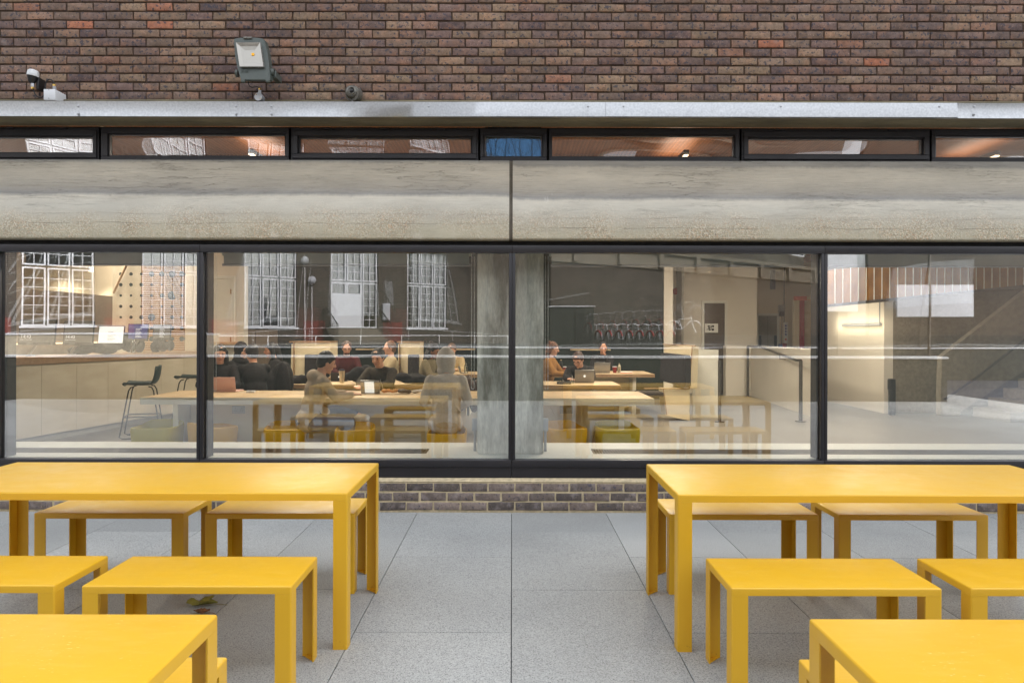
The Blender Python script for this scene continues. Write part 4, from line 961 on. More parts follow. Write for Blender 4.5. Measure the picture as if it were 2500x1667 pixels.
def vox(bm, name, m, parent, size=.012, smooth=2, loc=None):
    bmesh.ops.recalc_face_normals(bm, faces=bm.faces)
    me = bpy.data.meshes.new('t'); bm.to_mesh(me); bm.free(); o = bpy.data.objects.new('t', me); COL.objects.link(o)
    r = o.modifiers.new('r', 'REMESH'); r.mode = 'VOXEL'; r.voxel_size = size
    if smooth: q = o.modifiers.new('s', 'SMOOTH'); q.iterations = smooth; q.factor = .5
    bpy.context.view_layer.update()
    m2 = bpy.data.meshes.new_from_object(o.evaluated_get(bpy.context.evaluated_depsgraph_get())); m2.name = name
    bpy.data.objects.remove(o); bpy.data.meshes.remove(me)
    m2.materials.clear(); m2.materials.append(MATS[m]); m2.polygons.foreach_set('use_smooth', [True]*len(m2.polygons))
    o = bpy.data.objects.new(name, m2); COL.objects.link(o)
    if parent: o.parent = parent
    if loc is not None: o.location = loc
    return o
coat('dark_coat', 'crumpled dark coat lying on the bar counter between the monitors', (X(235, 11.0), 11.0, 1.1355), (.42, .16, .17), 'black_cloth', 4)
coat('black_bag', 'black rucksack standing on the counter behind the white screen', (X(318, 12.2), 12.25, 1.1355), (.2, .15, .36), 'black_cloth', 8)
coat('black_bag', 'black bag hanging over the far end of the bar counter', (X(405, 12.7), 12.55, 1.1355), (.2, .14, .26), 'black_cloth', 12)
def bottle(label, loc, m='clear_plastic', h=.22, r=.033, capm='blue_plate'):
    P_('bottle', label, 'bottle', [('body', lambda b: lathe(b, [(r*.9, 0), (r, .01), (r, h*.3), (r*.92, h*.34), (r, h*.38), (r, h*.66), (r*.8, h*.78), (r*.38, h*.88), (r*.38, h*.92)], n=20), m), ('cap', lambda b: cyl(b, (0, 0, h*.921), (0, 0, h), r*.42), capm)], loc)
bottle('clear water bottle with blue cap on the bar counter', (X(326, 11.9), 11.9, 1.1355), h=.24, r=.036)
# bar stools
def barstool(label, loc, rz, src=None):
    if src: return copy_thing(src, loc, rz, label)
    t = thing('bar_stool', label, 'bar stool', loc, rz, 'dark bar stools')
    bm = nb(); n, m = 14, 20; g_ = []
    pr = [(-.22, .715), (-.205, .735), (-.12, .728), (0, .722), (.1, .726), (.17, .75), (.205, .80), (.225, .87), (.235, .94), (.24, .985), (.24, 1.0)]
    for i, (y, z) in enumerate(pr):
        row = []
        for j in range(11):
            u = j/5-1; wd = .225*(1 if i < 8 else [1, .97, .9][i-8]); cur = .035*u*u if i < 5 else 0; fw = -.05*u*u if i >= 5 else 0
            row.append(bm.verts.new((u*wd, y+fw, z+cur)))
        g_.append(row)
    for a, b in zip(g_, g_[1:]):
        for j in range(10): bm.faces.new((a[j], a[j+1], b[j+1], b[j]))
    s_ = obj('seat', bm, 'teal_shell', t); md = s_.modifiers.new('t', 'SOLIDIFY'); md.thickness = .014; md.offset = -1
    for s in (-1, 1):
        bm = nb(); tube(bm, [(s*.15, .09, .715), (s*.17, .13, .705), (s*.185, .155, .66), (s*.23, .25, .03), (s*.23, .22, .011), (s*.23, -.22, .011), (s*.23, -.26, .03), (s*.185, -.155, .66), (s*.17, -.13, .705), (s*.15, -.09, .715)], .009, 8); obj('leg', bm, 'black_iron', t)
    bm = nb(); tube(bm, [(-.212, -.215, .30), (.212, -.215, .30)], .008, 8); tube(bm, [(-.212, .212, .30), (.212, .212, .30)], .008, 8)
    for s in (-1, 1): tube(bm, [(s*.212, -.215, .30), (s*.212, .212, .30)], .008, 8)
    obj('footrest', bm, 'black_iron', t); return t
s1 = barstool('dark shell bar stool with wire legs facing the counter, the nearer one', (X(349, 10.3), 10.3, 0), -R(70))
barstool('dark shell bar stool half hidden by the left mullion, the farther one', (X(470, 11.9), 11.9, 0), -R(80), s1)
# tub stools
def tub(px, Y, label, m='mustard_shell', rz=0, W=.46, H=.43, first=None):
    t = thing('tub_stool', label, 'stool', (X(px, Y), Y, 0), rz, 'yellow tub stools by the long tables')
    bm = nb(); n = 40; rings = []
    def sq(a, r): return (math.copysign(abs(math.cos(a))**.42, math.cos(a))*r, math.copysign(abs(math.sin(a))**.42, math.sin(a))*r)
    levels_ = [(.36, .0), (.42, .01), (.47, H*.5), (.5, H-.03), (.49, H), (.47, H+.004), (.43, H-.03), (.40, H-.06), (.2, H-.065), (.01, H-.065)]
    for r_, z in levels_:
        row = []
        for k in range(n):
            a = 2*math.pi*k/n; x, y = sq(a, r_*W); lift = .05*max(0, math.sin(a))*(z > H-.04)
            row.append(bm.verts.new((x, y, z+lift)))
        rings.append(row)
    for a, b in zip(rings, rings[1:]):
        for k in range(n): bm.faces.new((a[k], a[(k+1) % n], b[(k+1) % n], b[k]))
    bm.faces.new(rings[0][::-1]); bm.faces.new(rings[-1]); obj('shell', bm, m, t)
    bm = nb(); ball(bm, (0, 0, H-.06), (W*.4, W*.4, .03), 3); obj('cushion', bm, m, t); return t
tub(386, 8.1, 'olive yellow tub stool in front of the bar counter', 'olive_shell', 0, .46)
tub(520, 8.1, 'mustard tub stool half behind the left mullion', 'mustard_shell', 2.4, .45)
tub(700, 8.1, 'mustard tub stool under the person in the taupe hoodie', 'mustard_shell', .2, .46, .42)
tub(868, 7.95, 'mustard tub stool left of the hooded grey figure', 'mustard_shell', .1, .42)
tub(1092, 7.9, 'mustard tub stool carrying the hooded grey figure', 'mustard_shell', .0, .42, .40)
tub(1378, 8.1, 'mustard tub stool close to the right side of the concrete column', 'mustard_shell', .3, .44)
tub(1507, 8.1, 'olive yellow tub stool under the right end of the long table', 'olive_shell', .1, .46)
# tables
def ltable(name, label, px0, px1, Y0, Y1, z, th, top, edge, modesty=None, legs=True):
    x0, x1 = X(px0, Y0), X(px1, Y0); t = thing(name, label, 'table', ((x0+x1)/2, (Y0+Y1)/2, 0)); W, D = (x1-x0)/2, (Y1-Y0)/2
    bm = nb(); box(bm, -W, W, -D+.006, D, z-th, z, .003, 1); obj('tabletop', bm, top, t)
    bm = nb(); box(bm, -W, W, -D, -D+.0055, z-th, z-.001, .002, 1); obj('front_edge', bm, edge, t)
    for xx in ([-W+.35, W-.35] if legs else []):
        bm = nb(); box(bm, xx-.03, xx+.03, -D+.1, D-.1, 0, z-th-.001, .003, 1); obj('leg', bm, 'white_laminate', t)
    if modesty is not None:
        bm = nb(); box(bm, -W+.39, W-.39, -.12, -.09, .10, z-th-.0015); mp_ = obj('modesty_panel', bm, 'cream_panel', t)
        for p in modesty:
            q = at(p, 1000, (Y0+Y1)/2-.13)-t.location; bm = nb(); box(bm, q.x-.075, q.x+.075, -.128, -.1205, q.z-.045, q.z+.045, .003, 1); sp_ = obj('socket_plate', bm, 'grey_door', mp_)
            bm = nb()
            for s in (-1, 1):
                for dx, dz in ((0, .016), (-.012, -.012), (.012, -.012)): box(bm, q.x+s*.036+dx-.003, q.x+s*.036+dx+.003, -.1295, -.1282, q.z+dz-.005, q.z+dz+.005)
            obj('pin_holes', bm, 'print_black', sp_)
    return t
ltable('long_table', 'long oak table with thick white edge behind the tub stools, left of the column', 342, 1119, 8.17, 9.2, .74, .078, 'oak', 'white_laminate', [582])
ltable('long_table', 'shorter oak table with thick white edge right of the concrete column', 1125, 1598, 8.17, 9.2, .74, .078, 'oak', 'white_laminate', [1383])
ltable('work_table', 'oak work table behind the long table where the smiling man sits', 640, 1165, 10.3, 11.15, .74, .06, 'oak', 'oak_edge', [])
ltable('work_table', 'oak work table under the glowing silver laptop', 1215, 1516, 10.3, 11.15, .74, .06, 'oak', 'oak_edge', [])
ltable('booth_table', 'oak booth table with coffee cup and steel bottle at the right', 1340, 1599, 13.16, 14.3, .74, .06, 'oak', 'oak_edge', [])
ltable('booth_table', 'oak booth table with clear bottle near the left side of the column', 1095, 1190, 13.0, 14.0, .74, .06, 'oak', 'oak_edge', [])
ltable('booth_table', 'oak booth table in front of the man in the burgundy jumper', 800, 905, 12.0, 12.7, .74, .05, 'oak', 'oak_edge', None)
ltable('booth_table', 'small oak table behind the three people at the far left', 575, 640, 11.4, 12.2, .74, .05, 'oak', 'oak_edge', None)
# booths
def booth(label, px0, px1, Y, zt, cush, D=.55, seat=True):
    x0, x1 = X(px0, Y), X(px1, Y); t = thing('booth_bench', label, 'booth', ((x0+x1)/2, Y, 0)); W = (x1-x0)/2
    e = W*.25
    bm = nb(); quadbox(bm, [Vector((-W, .1, 0)), Vector((-W+e, 0, 0)), Vector((-W+e+.02, 0, zt-.02)), Vector((-W+.03, .1, zt-.03))], [Vector((-W, .5, 0)), Vector((-W+e, .5, 0)), Vector((-W+e+.02, .5, zt-.02)), Vector((-W+.03, .5, zt-.03))], .004); obj('end_panel', bm, 'cream_panel', t)
    bm = nb(); box(bm, -W+e+.026, W, .02, D, 0, zt, .005, 2); obj('back_panel', bm, 'cream_panel', t)
    bm = nb(); box(bm, -W+.02, W+.004, .0, D, zt+.001, zt+.018, .003, 1); tube(bm, [(-W+e+.012, -.004, .0), (-W+e+.014, -.004, zt)], .012, 6); obj('oak_trim', bm, 'oak_edge', t)
    if cush:
        c0, c1, zb, zc = X(cush[0], Y)-t.location.x, X(cush[1], Y)-t.location.x, at(cush[0], cush[3], Y).z, at(cush[0], cush[2], Y).z
        bm = nb(); box(bm, c0, c1, -.12, -.005, zb, zc, .02, 3); obj('back_cushion', bm, 'charcoal_fabric', t)
        bm = nb(); box(bm, c0-.05, c1+.05, -.5, -.125, .36, .45, .02, 3); obj('seat_cushion', bm, 'charcoal_fabric', t)
        bm = nb(); box(bm, c0-.04, c1+.04, -.48, -.13, 0, .358); obj('seat_base', bm, 'cream_panel', t)
    return t
booth('cream booth with oak trim and dark cushion left of the man in the burgundy jumper', 703, 806, 12.7, 1.30, (748, 806, 865, 935))
booth('narrow cream booth with oak trim beside the man looking left', 966, 1025, 12.7, 1.30, (998, 1024, 865, 935))
# right booth: side on
t = thing('booth_bench', 'cream booth with big charcoal back cushion right of the coffee table', 'booth', (0, 0, 0))
def pz(px, py, Y): return at(px, py, Y)
bm = nb(); quadbox(bm, [pz(1608, 928, 12.6), pz(1672, 946, 12.2), pz(1672, 868, 12.2), pz(1612, 861, 12.6)], [pz(1608, 928, 12.6)+Vector((.14, .1, 0)), pz(1672, 946, 12.2)+Vector((.14, .1, 0)), pz(1672, 868, 12.2)+Vector((.14, .1, 0)), pz(1612, 861, 12.6)+Vector((.14, .1, 0))], .02)
obj('back_cushion', bm, 'charcoal_fabric', t)
bm = nb(); prism(bm, [pz(1622, 841, 13.2), pz(1690, 846, 12.35), pz(1686, 948, 12.35), pz(1622, 930, 13.2)], (.14, .12, 0)); obj('back_panel', bm, 'cream_panel', t)
bm = nb(); tube(bm, [pz(1690, 845, 12.3), pz(1683, 948, 12.3)], .011, 6); tube(bm, [pz(1619, 840, 13.2), pz(1698, 844, 12.3)], .011, 6); tube(bm, [pz(1573, 948, 12.3), pz(1684, 949, 12.3)], .011, 6); tube(bm, [pz(1620, 950, 12.3), pz(1628, 1012, 12.3)], .009, 6); obj('oak_trim', bm, 'oak_edge', t)
bm = nb(); box(bm, X(1560, 12.4), X(1672, 12.4), 12.34, 12.9, .40, .47, .02, 3); obj('seat_cushion', bm, 'charcoal_fabric', t)
bm = nb(); prism(bm, [pz(1622, 951, 12.33), pz(1684, 951, 12.33), Vector((X(1684, 12.33), 12.33, 0)), pz(1628, 1014, 12.33)], (0, .5, 0)); obj('side_panel', bm, 'cream_panel', t)
bm = nb(); prism(bm, [pz(1692, 852, 12.9), pz(1754, 854, 12.9), Vector((X(1754, 12.9), 12.9, 0)), Vector((X(1692, 12.9), 12.9, 0))], (0, .05, 0)); obj('end_screen', bm, 'white_laminate', t)
# doors
def door(label, x0, x1, Y, z0, z1, m, frame='white_laminate', extra=None):
    t = thing('door', label, 'door', ((x0+x1)/2, Y, z0)); W = (x1-x0)/2; H = z1-z0
    bm = nb(); box(bm, -W, W, -.03, -.002, 0.002, H, .002, 1); lf = obj('leaf', bm, m, t)
    bm = nb(); box(bm, -W-.07, -W-.004, -.04, -.002, 0, H+.07, .003, 1); box(bm, W+.004, W+.07, -.04, -.002, 0, H+.07, .003, 1); box(bm, -W-.003, W+.003, -.04, -.002, H+.006, H+.07, .003, 1); obj('frame', bm, frame, t)
    if extra: extra(t, lf, W, H)
    return t
door('cream door in the white wall just right of the left mullion', X(522, 14.98), X(566, 14.98), 14.98, 0, at(540, 682, 14.98).z, 'white_laminate', extra=lambda t, l, W, H: [obj('hinge', (lambda b: (box(b, W-.02, W+.006, -.045, -.0405, z, z+.1), b)[1])(nb()), 'oak_edge', t) for z in (.3, H*.5, H-.3)])
door('brown grey door with a paper map sign in the white wall', X(1719, 18.2), X(1768, 18.2), 18.2, 0, at(1740, 741, 18.2).z, 'brown_door')
def dbl(t, l, W, H):
    for s in (-1, 1):
        b = nb(); box(b, s*.22-.04, s*.22+.04, -.034, -.0305, .75, H-.55); obj('vision_panel', b, 'room_dark', l)
        b = nb(); box(b, s*.07-.02, s*.07+.02, -.034, -.0305, 1.0, 1.04); box(b, s*.07-.02, s*.07+.02, -.034, -.0305, 1.1, 1.14); obj('blue_disc', b, 'blue_plate', l)
    b = nb(); box(b, -.003, .003, -.0315, -.0302, 0, H); obj('meeting_line', b, 'print_black', l)
door('grey double door with two narrow vision panels in the far cream wall', X(1851, 20.6), X(1896, 20.6), 20.6, 0, at(1870, 771, 20.6).z, 'grey_door', extra=dbl)
# lift with red frame
lt = thing('lift', 'lift opening with red jamb and coral lintel near the right mullion', 'lift', (X(1960, 19.5), 19.5, 0)); o_ = lt.location
def lp(px, py): return at(px, py, 19.5)-o_
a, b = lp(1939, 1000), lp(2010, 728)
bm = nb(); box(bm, a.x+.12, b.x, .02, .1, 0, b.z-.05); obj('doors', bm, 'oak', lt)
bm = nb(); box(bm, a.x+.12, a.x+.24, -.08, .0195, 0, b.z-.06, .004, 1); obj('red_jamb', bm, 'signal_red', lt); bm = nb(); box(bm, a.x-.02, a.x+.118, -.04, .1, 0, b.z-.06, .004, 1); obj('jamb', bm, 'cream_panel', lt)
bm = nb(); box(bm, a.x-.02, b.x, -.08, .0195, b.z-.058, b.z+.05, .004, 1); obj('lintel', bm, 'coral_paint', lt); bm = nb(); box(bm, a.x+.3, a.x+.62, -.085, -.0805, b.z-.05, b.z+.045); obj('tape', bm, 'cream_panel', lt)
# signs and services
def paper_sign(px0, px1, py0, py1, Y, label):
    a, b = at(px0, py1, Y), at(px1, py0, Y); t = thing('paper_sign', label, 'sign', ((a.x+b.x)/2, Y, (a.z+b.z)/2)); W, H = (b.x-a.x)/2, (b.z-a.z)/2
    bm = nb(); box(bm, -W, W, -.006, 0, -H, H); s_ = obj('sheet', bm, 'paper', t)
    bm = nb()
    for (u0, u1, v0, v1) in ((-.6, -.25, .25, .6), (-.15, 0, .0, .6), (.05, .38, .2, .62), (-.75, -.5, -.35, -.2), (-.5, -.2, -.15, .2), (-.45, -.1, -.5, -.2), (0, .38, -.55, -.18), (-.1, .38, -.18, -.08)): box(bm, u0*W, u1*W, -.008, -.0063, v0*H, v1*H)
    box(bm, -.25*W, .3*W, -.008, -.0063, .84*H, .88*H); obj('map_print', bm, 'print_black', s_); return t
paper_sign(1721, 1753, 790, 812, 18.15, 'white paper with black block map print taped to the brown door')
t = P_('fire_alarm', 'small red fire alarm sounder high on the white wall', 'fire alarm', [('base', lambda b: cyl(b, (0, 0, 0), (0, -.05, 0), .085, n=20), 'signal_red'), ('beacon', lambda b: box(b, .02, .14, -.12, -.051, -.06, .07, .02, 3), 'signal_red')], at(1650, 711, 18.15))
pp = thing('service_pipes', 'grey conduits with switch boxes running down the far cream wall', 'pipes', (X(1915, 20.5), 20.5, 0)); o_ = pp.location
for (px, a, b, r_) in ((1915, 652, 845, .016), (1909, 770, 845, .012)):
    bm = nb(); tube(bm, [at(px, a, 20.5)-o_, at(px-1, b, 20.5)-o_], r_, 8); obj('pipe', bm, 'steel_rail', pp)
for (px, py, w_, h_, m_) in ((1908, 753, .09, .1, 'grey_door'), (1908, 765, .07, .08, 'steel_rail'), (1905, 844, .05, .05, 'blue_plate'), (1914, 844, .06, .06, 'signal_red')):
    p = at(px, py, 20.5)-o_; bm = nb(); box(bm, p.x-w_, p.x+w_, -.05, .03, p.z-h_, p.z+h_, .006, 1); obj('switch_box', bm, m_, pp)
nt = thing('notice', 'narrow white safety notice with blue and red symbols beside the far conduits', 'sign', at(1918, 811, 20.45)); bm = nb(); box(bm, -.06, .06, -.01, .0, -.3, .28); o_s = obj('plate', bm, 'paper', nt)
for zz_, m_ in ((.18, 'blue_plate'), (.10, 'blue_plate'), (.02, 'blue_plate'), (-.06, 'blue_plate'), (-.2, 'coral_paint')):
    bm = nb(); cyl(bm, (0, -.014, zz_), (0, -.0105, zz_), .03, n=12); obj('symbol', bm, m_, o_s)
vt = thing('wall_battens', 'three thin vertical steel battens high on the far cream wall', 'battens', (X(1888, 20.5), 20.55, 0)); o_ = vt.location
for px in (1884, 1888, 1892.5):
    a, b = at(px, 659, 20.5)-o_, at(px, 706, 20.5)-o_; bm = nb(); box(bm, a.x-.017, a.x+.017, -.03, .03, b.z, a.z, .004, 1); obj('batten', bm, 'zinc', vt)
# low wall and handrails
lw_ = thing('low_partition_wall', 'waist high white wall running back behind the steel handrail', 'wall', (0, 0, 0))
bm = nb(); prism(bm, [(5.28, 12.8, 0), (5.67, 17.4, 0), (5.87, 17.4, 0), (5.48, 12.8, 0)], (0, 0, 1.19)); obj('side', bm, 'white_wall', lw_); bm = nb(); box(bm, X(1772, 17.4), 5.669, 17.4, 17.6, 0, 1.19); obj('return', bm, 'white_wall', lw_)
hr = thing('handrail', 'dark steel handrail on two posts sloping along the low white wall', 'handrail', (0, 0, 0))
A_, B_ = at(1826, 845, 17.2), at(1955, 880, 12.3)
for p in (A_, B_): bm = nb(); cyl(bm, (p.x, p.y, 0), (p.x, p.y, p.z), .03, n=12); cyl(bm, (p.x, p.y, 0), (p.x, p.y, .012), .09, n=16); obj('post', bm, 'steel_rail', hr)
bm = nb(); C_ = at(1938, 877, 13.2); tube(bm, [A_, A_+Vector((.1, -.5, 0)), C_, B_+Vector((-.02, .15, 0)), B_], .024, 10); obj('rail', bm, 'steel_rail', hr)
bm = nb(); q = (A_+Vector((.1, -.5, 0)))*.35+C_*.65; tube(bm, [q, q+Vector((0, 0, -.1)), q+Vector((.12, 0, -.1))], .01, 8); obj('bracket', bm, 'steel_rail', hr)
p = at(1757, 880, 12.2); bm = nb(); cyl(bm, (0, 0, 0), (0, 0, p.z), .028, n=12); cyl(bm, (0, 0, 0), (0, 0, .012), .08, n=16); tag(obj('rail_post', bm, 'steel_rail', None, (p.x, p.y, 0)), 'single dark steel post standing right of the cream booth', 'post')
# stair at the far right
sr = thing('staircase', 'concrete staircase with solid sloping side and thin handrail at the far right', 'staircase', (0, 0, 0))
pts = [at(2300, 870, 13.2), at(2480, 730, 13.2), at(2680, 575, 13.2), at(2680, 800, 13.2), at(2500, 905, 13.2), at(2345, 1005, 13.2), Vector((X(2345, 13.2), 13.2, 0)), Vector((X(2297, 13.2), 13.2, 0)), at(2297, 960, 13.2)]
bm = nb(); prism(bm, pts, (0, .15, 0)); obj('side_wall', bm, 'grey_render', sr)
bm = nb()
a = at(2362, 995, 13.35)
for i in range(12): box(bm, a.x+i*.27, a.x+i*.27+.275, 12.2, 13.19, max(0, i*.17), (i+1)*.17)
obj('treads', bm, 'grey_concrete', sr)
bm = nb(); tube(bm, [at(2305, 975, 13.1), at(2380, 925, 13.1), at(2520, 815, 13.1), at(2650, 712, 13.1)], .022, 8); obj('rail', bm, 'steel_rail', sr)
bl_ = thing('balustrade', 'golden timber balustrade with pale upright rods high at the far right', 'balustrade', (0, 0, 0))
A0, B0_ = Vector((X(1990, 13.4), 13.4, at(1990, 746, 13.4).z)), Vector((X(2640, 13.3), 13.3, at(2640, 682, 13.3).z))
d_ = (B0_-A0)
bm = nb(); prism(bm, [A0, B0_, B0_+Vector((0, 0, .62)), A0+Vector((0, 0, .62))], (.05, .10, 0)); obj('panel', bm, 'gold_panel', bl_)
bm = nb(); prism(bm, [A0+Vector((0, -.03, -.05)), B0_+Vector((0, -.03, -.05)), B0_+Vector((0, -.03, 0)), A0+Vector((0, -.03, 0))], (.05, .15, 0)); obj('bottom_rail', bm, 'steel_rail', bl_)
for i in range(34):
    p = A0+d_*(i+.5)/34+Vector((-.02, -.06, 0)); bm = nb(); tube(bm, [p+Vector((0, 0, .0)), p+Vector((0, 0, .9))], .009, 6); obj('rod', bm, 'bead_chain', bl_)
bm = nb(); box(bm, -.05, .05, -.1, .0, 0, .66, .02, 2); box(bm, -.065, .03, -.1, .0, .45, .66, .02, 2); tag(obj('litter_bin', bm, 'black_plastic', None, (X(2178, 13.3), 13.35, 0)), 'slim black bin against the edge of the bright white wall', 'bin')
bn = thing('cabinet', 'grey tall cabinet beside the cream wall behind the three people', 'cabinet', (X(628, 15.4), 15.6, 0))
bm = nb(); box(bm, -.27, .27, -.3, .3, 0, 1.53, .004, 1); obj('body', bm, 'grey_screen', bn); bm = nb(); box(bm, -.005, .005, -.303, -.3005, .05, 1.5); obj('door_gap', bm, 'print_black', bn)
for k, (a, b, py, Y, lab) in enumerate(((1393, 1490, 853, 16.4, 'thin oak ledge on the dark green wall right of the column'), (870, 948, 852, 16.4, 'thin oak ledge on the dark green wall between the two cream booths'), (1085, 1160, 852, 16.4, 'thin oak ledge on the dark green wall just left of the column'))):
    bm = nb(); z = at(a, py, Y).z; box(bm, X(a, Y), X(b, Y), Y-.06, Y+.09, z-.02, z+.01); tag(obj('wall_ledge', bm, 'oak', None), lab, 'ledge')
bm = nb(); z = at(550, 838, 14.9).z; box(bm, X(512, 14.9), X(588, 14.9), 14.75, 14.979, z-.03, z+.03, .004, 1); tag(obj('wall_rail', bm, 'oak'), 'oak rail along the white wall below the cream door', 'rail')
for px, py in ((661, 875), (666, 875), (876, 871), (879, 871), (1493, 840.5), (750, 839)):
    pass
# ------------------------------------------------------------ people
def person(label, px, Y, rz, top, legs_m='black_cloth', skin='skin_light', hair='black_hair', style='short', lean=8, yaw=0, pitch=8, arms='table', seat=.45, hoodie=False, glasses=False, beard=False, legs='sit', dx=0, scale=1):
    t = thing('person', label, 'person', (X(px, Y)+dx, Y, 0), rz)
    s = seat; L = R(lean); d = Vector((0, -math.sin(L), math.cos(L)))
    pel = Vector((0, 0, s+.10)); wa = pel+d*.18; ch = pel+d*.35; nk = pel+d*.50
    hp = R(lean*.5+pitch); Mh = Matrix.Rotation(R(yaw), 3, 'Z') @ Matrix.Rotation(hp, 3, 'X')   # head frame: -y forward
    hc = nk+d*.06+Mh @ Vector((0, -.015, .10))
    H = lambda x, f, u: hc+Mh @ Vector((x, -f, u))
    sh = [ch+d*.10+Vector((q*.165, 0, 0)) for q in (-1, 1)]
    hands = []; elb = []
    for i, q in enumerate((-1, 1)):
        if arms == 'table' or (arms == 'chin' and q == -1): h = Vector((q*.13, -.42-.25*math.sin(L), .785)); e = sh[i]*.5+h*.5+Vector((q*.08, .06, -.10))
        elif arms == 'chin': h = H(.01, .105, -.085); e = Vector((.12, h.y-.02, .80))
        elif arms == 'reach': h = Vector((q*.10-.0, -.52-.3*math.sin(L), .79)); e = sh[i]*.5+h*.5+Vector((q*.07, .02, -.06))
        else: h = Vector((q*.11, -.26-.15*math.sin(L), s+.20)); e = sh[i]*.5+h*.5+Vector((q*.10, .10, -.06))
        hands.append(h); elb.append(e)
    hip = [Vector((q*.09, -.02, s+.08)) for q in (-1, 1)]
    if legs == 'crossed':
        knee = [Vector((-.12, -.43, s+.05)), Vector((.20, -.36, s+.17))]; ank = [Vector((-.12, -.40, .09)), Vector((-.10, -.50, s+.14))]; toe = [Vector((-.12, -.53, .05)), Vector((-.20, -.60, s+.11))]
    else:
        knee = [Vector((q*.12, -.43, s+.06)) for q in (-1, 1)]; ank = [Vector((q*.12, -.42, .09)) for q in (-1, 1)]; toe = [Vector((q*.13, -.55, .05)) for q in (-1, 1)]
    def cap(b, p0, p1, r0, r1):
        cyl(b, p0, p1, r0, r1, 14); ball(b, p0, r0, 2); ball(b, p1, r1, 2)
    def torso(b, g=0.):
        rt = Matrix.Rotation(L, 3, 'X')
        ball(b, pel, (.165+g, .12+g, .13+g), 3, rt); ball(b, wa, (.145+g, .105+g, .15+g), 3, rt); ball(b, ch, (.165+g, .115+g, .17+g), 3, rt); ball(b, ch+d*.09, (.175+g, .085+g, .07+g), 3, rt)
    def arm(b, i, g=0.):
        cap(b, sh[i], elb[i], .052+g, .042+g); cap(b, elb[i], hands[i]-(hands[i]-elb[i]).normalized()*.05, .041+g, .030+g*.6)
    def leg(b, i, g=0.):
        cap(b, hip[i], knee[i], .085+g, .06+g); cap(b, knee[i], ank[i], .056+g, .04+g)
    def headm(b):
        ball(b, H(0, 0, .012), (.073, .092, .105), 4, Mh); ball(b, H(0, .026, -.058), (.052, .058, .052), 3, Mh)
        cyl(b, H(0, .088, .018), H(0, .112, -.018), .008, .016, 10); ball(b, H(0, .104, -.020), (.014, .014, .012), 2)
        for q in (-1, 1): ball(b, H(q*.074, -.008, -.004), (.011, .018, .03), 2, Mh); ball(b, H(q*.028, .076, .026), (.024, .012, .008), 2, Mh); ball(b, H(q*.035, .06, -.028), (.024, .026, .022), 2, Mh)
        ball(b, H(0, .084, -.052), (.024, .012, .012), 2, Mh); ball(b, H(0, .07, -.098), (.022, .02, .016), 2, Mh)
        cap(b, nk-d*.03, H(0, -.02, -.06), .055, .05)
    def hand(b, i):
        dr = (hands[i]-elb[i]).normalized(); sd = dr.cross(Vector((0, 0, 1))).normalized(); q = -1 if i == 0 else 1
        base = hands[i]-dr*.045; cap(b, base-dr*.02, base, .026, .026); ball(b, base+dr*.035, (.038, .038, .016), 2)
        for k in range(5):
            if k < 4:
                o_ = base+dr*.06+sd*((k-1.5)*.019); ln = (.036, .042, .04, .032)[k]; a = o_+dr*ln+Vector((0, 0, -.004)); c = a+dr*ln*.6+Vector((0, 0, -.016))
            else:
                o_ = base+dr*.015-sd*q*.034; a = o_+dr*.03-sd*q*.02; c = a+dr*.028+Vector((0, 0, -.006))
            cap(b, o_, a, .0105, .0098); cap(b, a, c, .0098, .0088)
    b = nb(); torso(b, -.012); headm(b)
    for i in (0, 1): arm(b, i, -.008); leg(b, i, -.01); hand(b, i); cap(b, ank[i], toe[i], .038, .03)
    vox(b, 'body', skin, t, .0085, 2)
    b = nb(); torso(b, .012)
    for i in (0, 1): arm(b, i, .012)
    cap(b, nk-d*.05, nk-d*.012, .078, .066)
    rf = random.Random(label)
    for k in range(14):                                   # folds in the cloth
        c_ = ch+Vector((rf.uniform(-.14, .14), rf.uniform(-.09, .09), rf.uniform(-.25, .1))); ball(b, c_, (.06, .06, .015), 2, Matrix.Rotation(rf.uniform(-1, 1), 3, 'Y'))
    if hoodie: ball(b, nk+Vector((0, .075, .0)), (.13, .075, .075), 3); cap(b, nk+Vector((-.09, .02, -.01)), nk+Vector((.09, .02, -.01)), .05, .05)
    jk = vox(b, 'jacket' if 'cloth' in top else 'jumper', top, t, .011, 3)
    b = nb()
    ball(b, pel-Vector((0, 0, .01)), (.172, .135, .11), 3)
    for i in (0, 1): leg(b, i, .012)
    vox(b, 'trousers', legs_m, t, .014, 2)
    for i in (0, 1):
        b = nb(); dr = toe[i]-ank[i]; cap(b, ank[i]-Vector((0, 0, .02)), toe[i], .048, .04); ball(b, ank[i]-dr*.3-Vector((0, 0, .03)), .045, 2); vox(b, 'shoe', 'shoe_white' if legs == 'crossed' else 'black_plastic', t, .012, 2)
    # hair, scarf or hood
    b = nb(); rf = random.Random(label+'h')
    if style == 'hood':
        ball(b, H(0, -.01, .01), (.108, .125, .14), 4, Mh); ball(b, H(0, .02, -.1), (.10, .10, .07), 3, Mh); ball(b, H(0, -.06, .10), (.06, .06, .05), 3, Mh)
        t2 = bmesh.new(); join(t2, b); b = t2
        vox(b, 'hood', top, t, .011, 3)
    elif style == 'hijab':
        ball(b, H(0, -.018, .02), (.092, .105, .118), 4, Mh); ball(b, H(0, -.03, -.09), (.085, .08, .07), 3, Mh); ball(b, nk+Vector((0, -.01, -.0)), (.13, .11, .07), 3); ball(b, H(0, .045, -.115), (.05, .04, .035), 3, Mh)
        vox(b, 'headscarf', hair, t, .010, 3)
    else:
        ball(b, H(0, -.020, .026), (.084, .096, .102), 4, Mh); ball(b, H(0, -.05, -.02), (.070, .06, .07), 3, Mh)
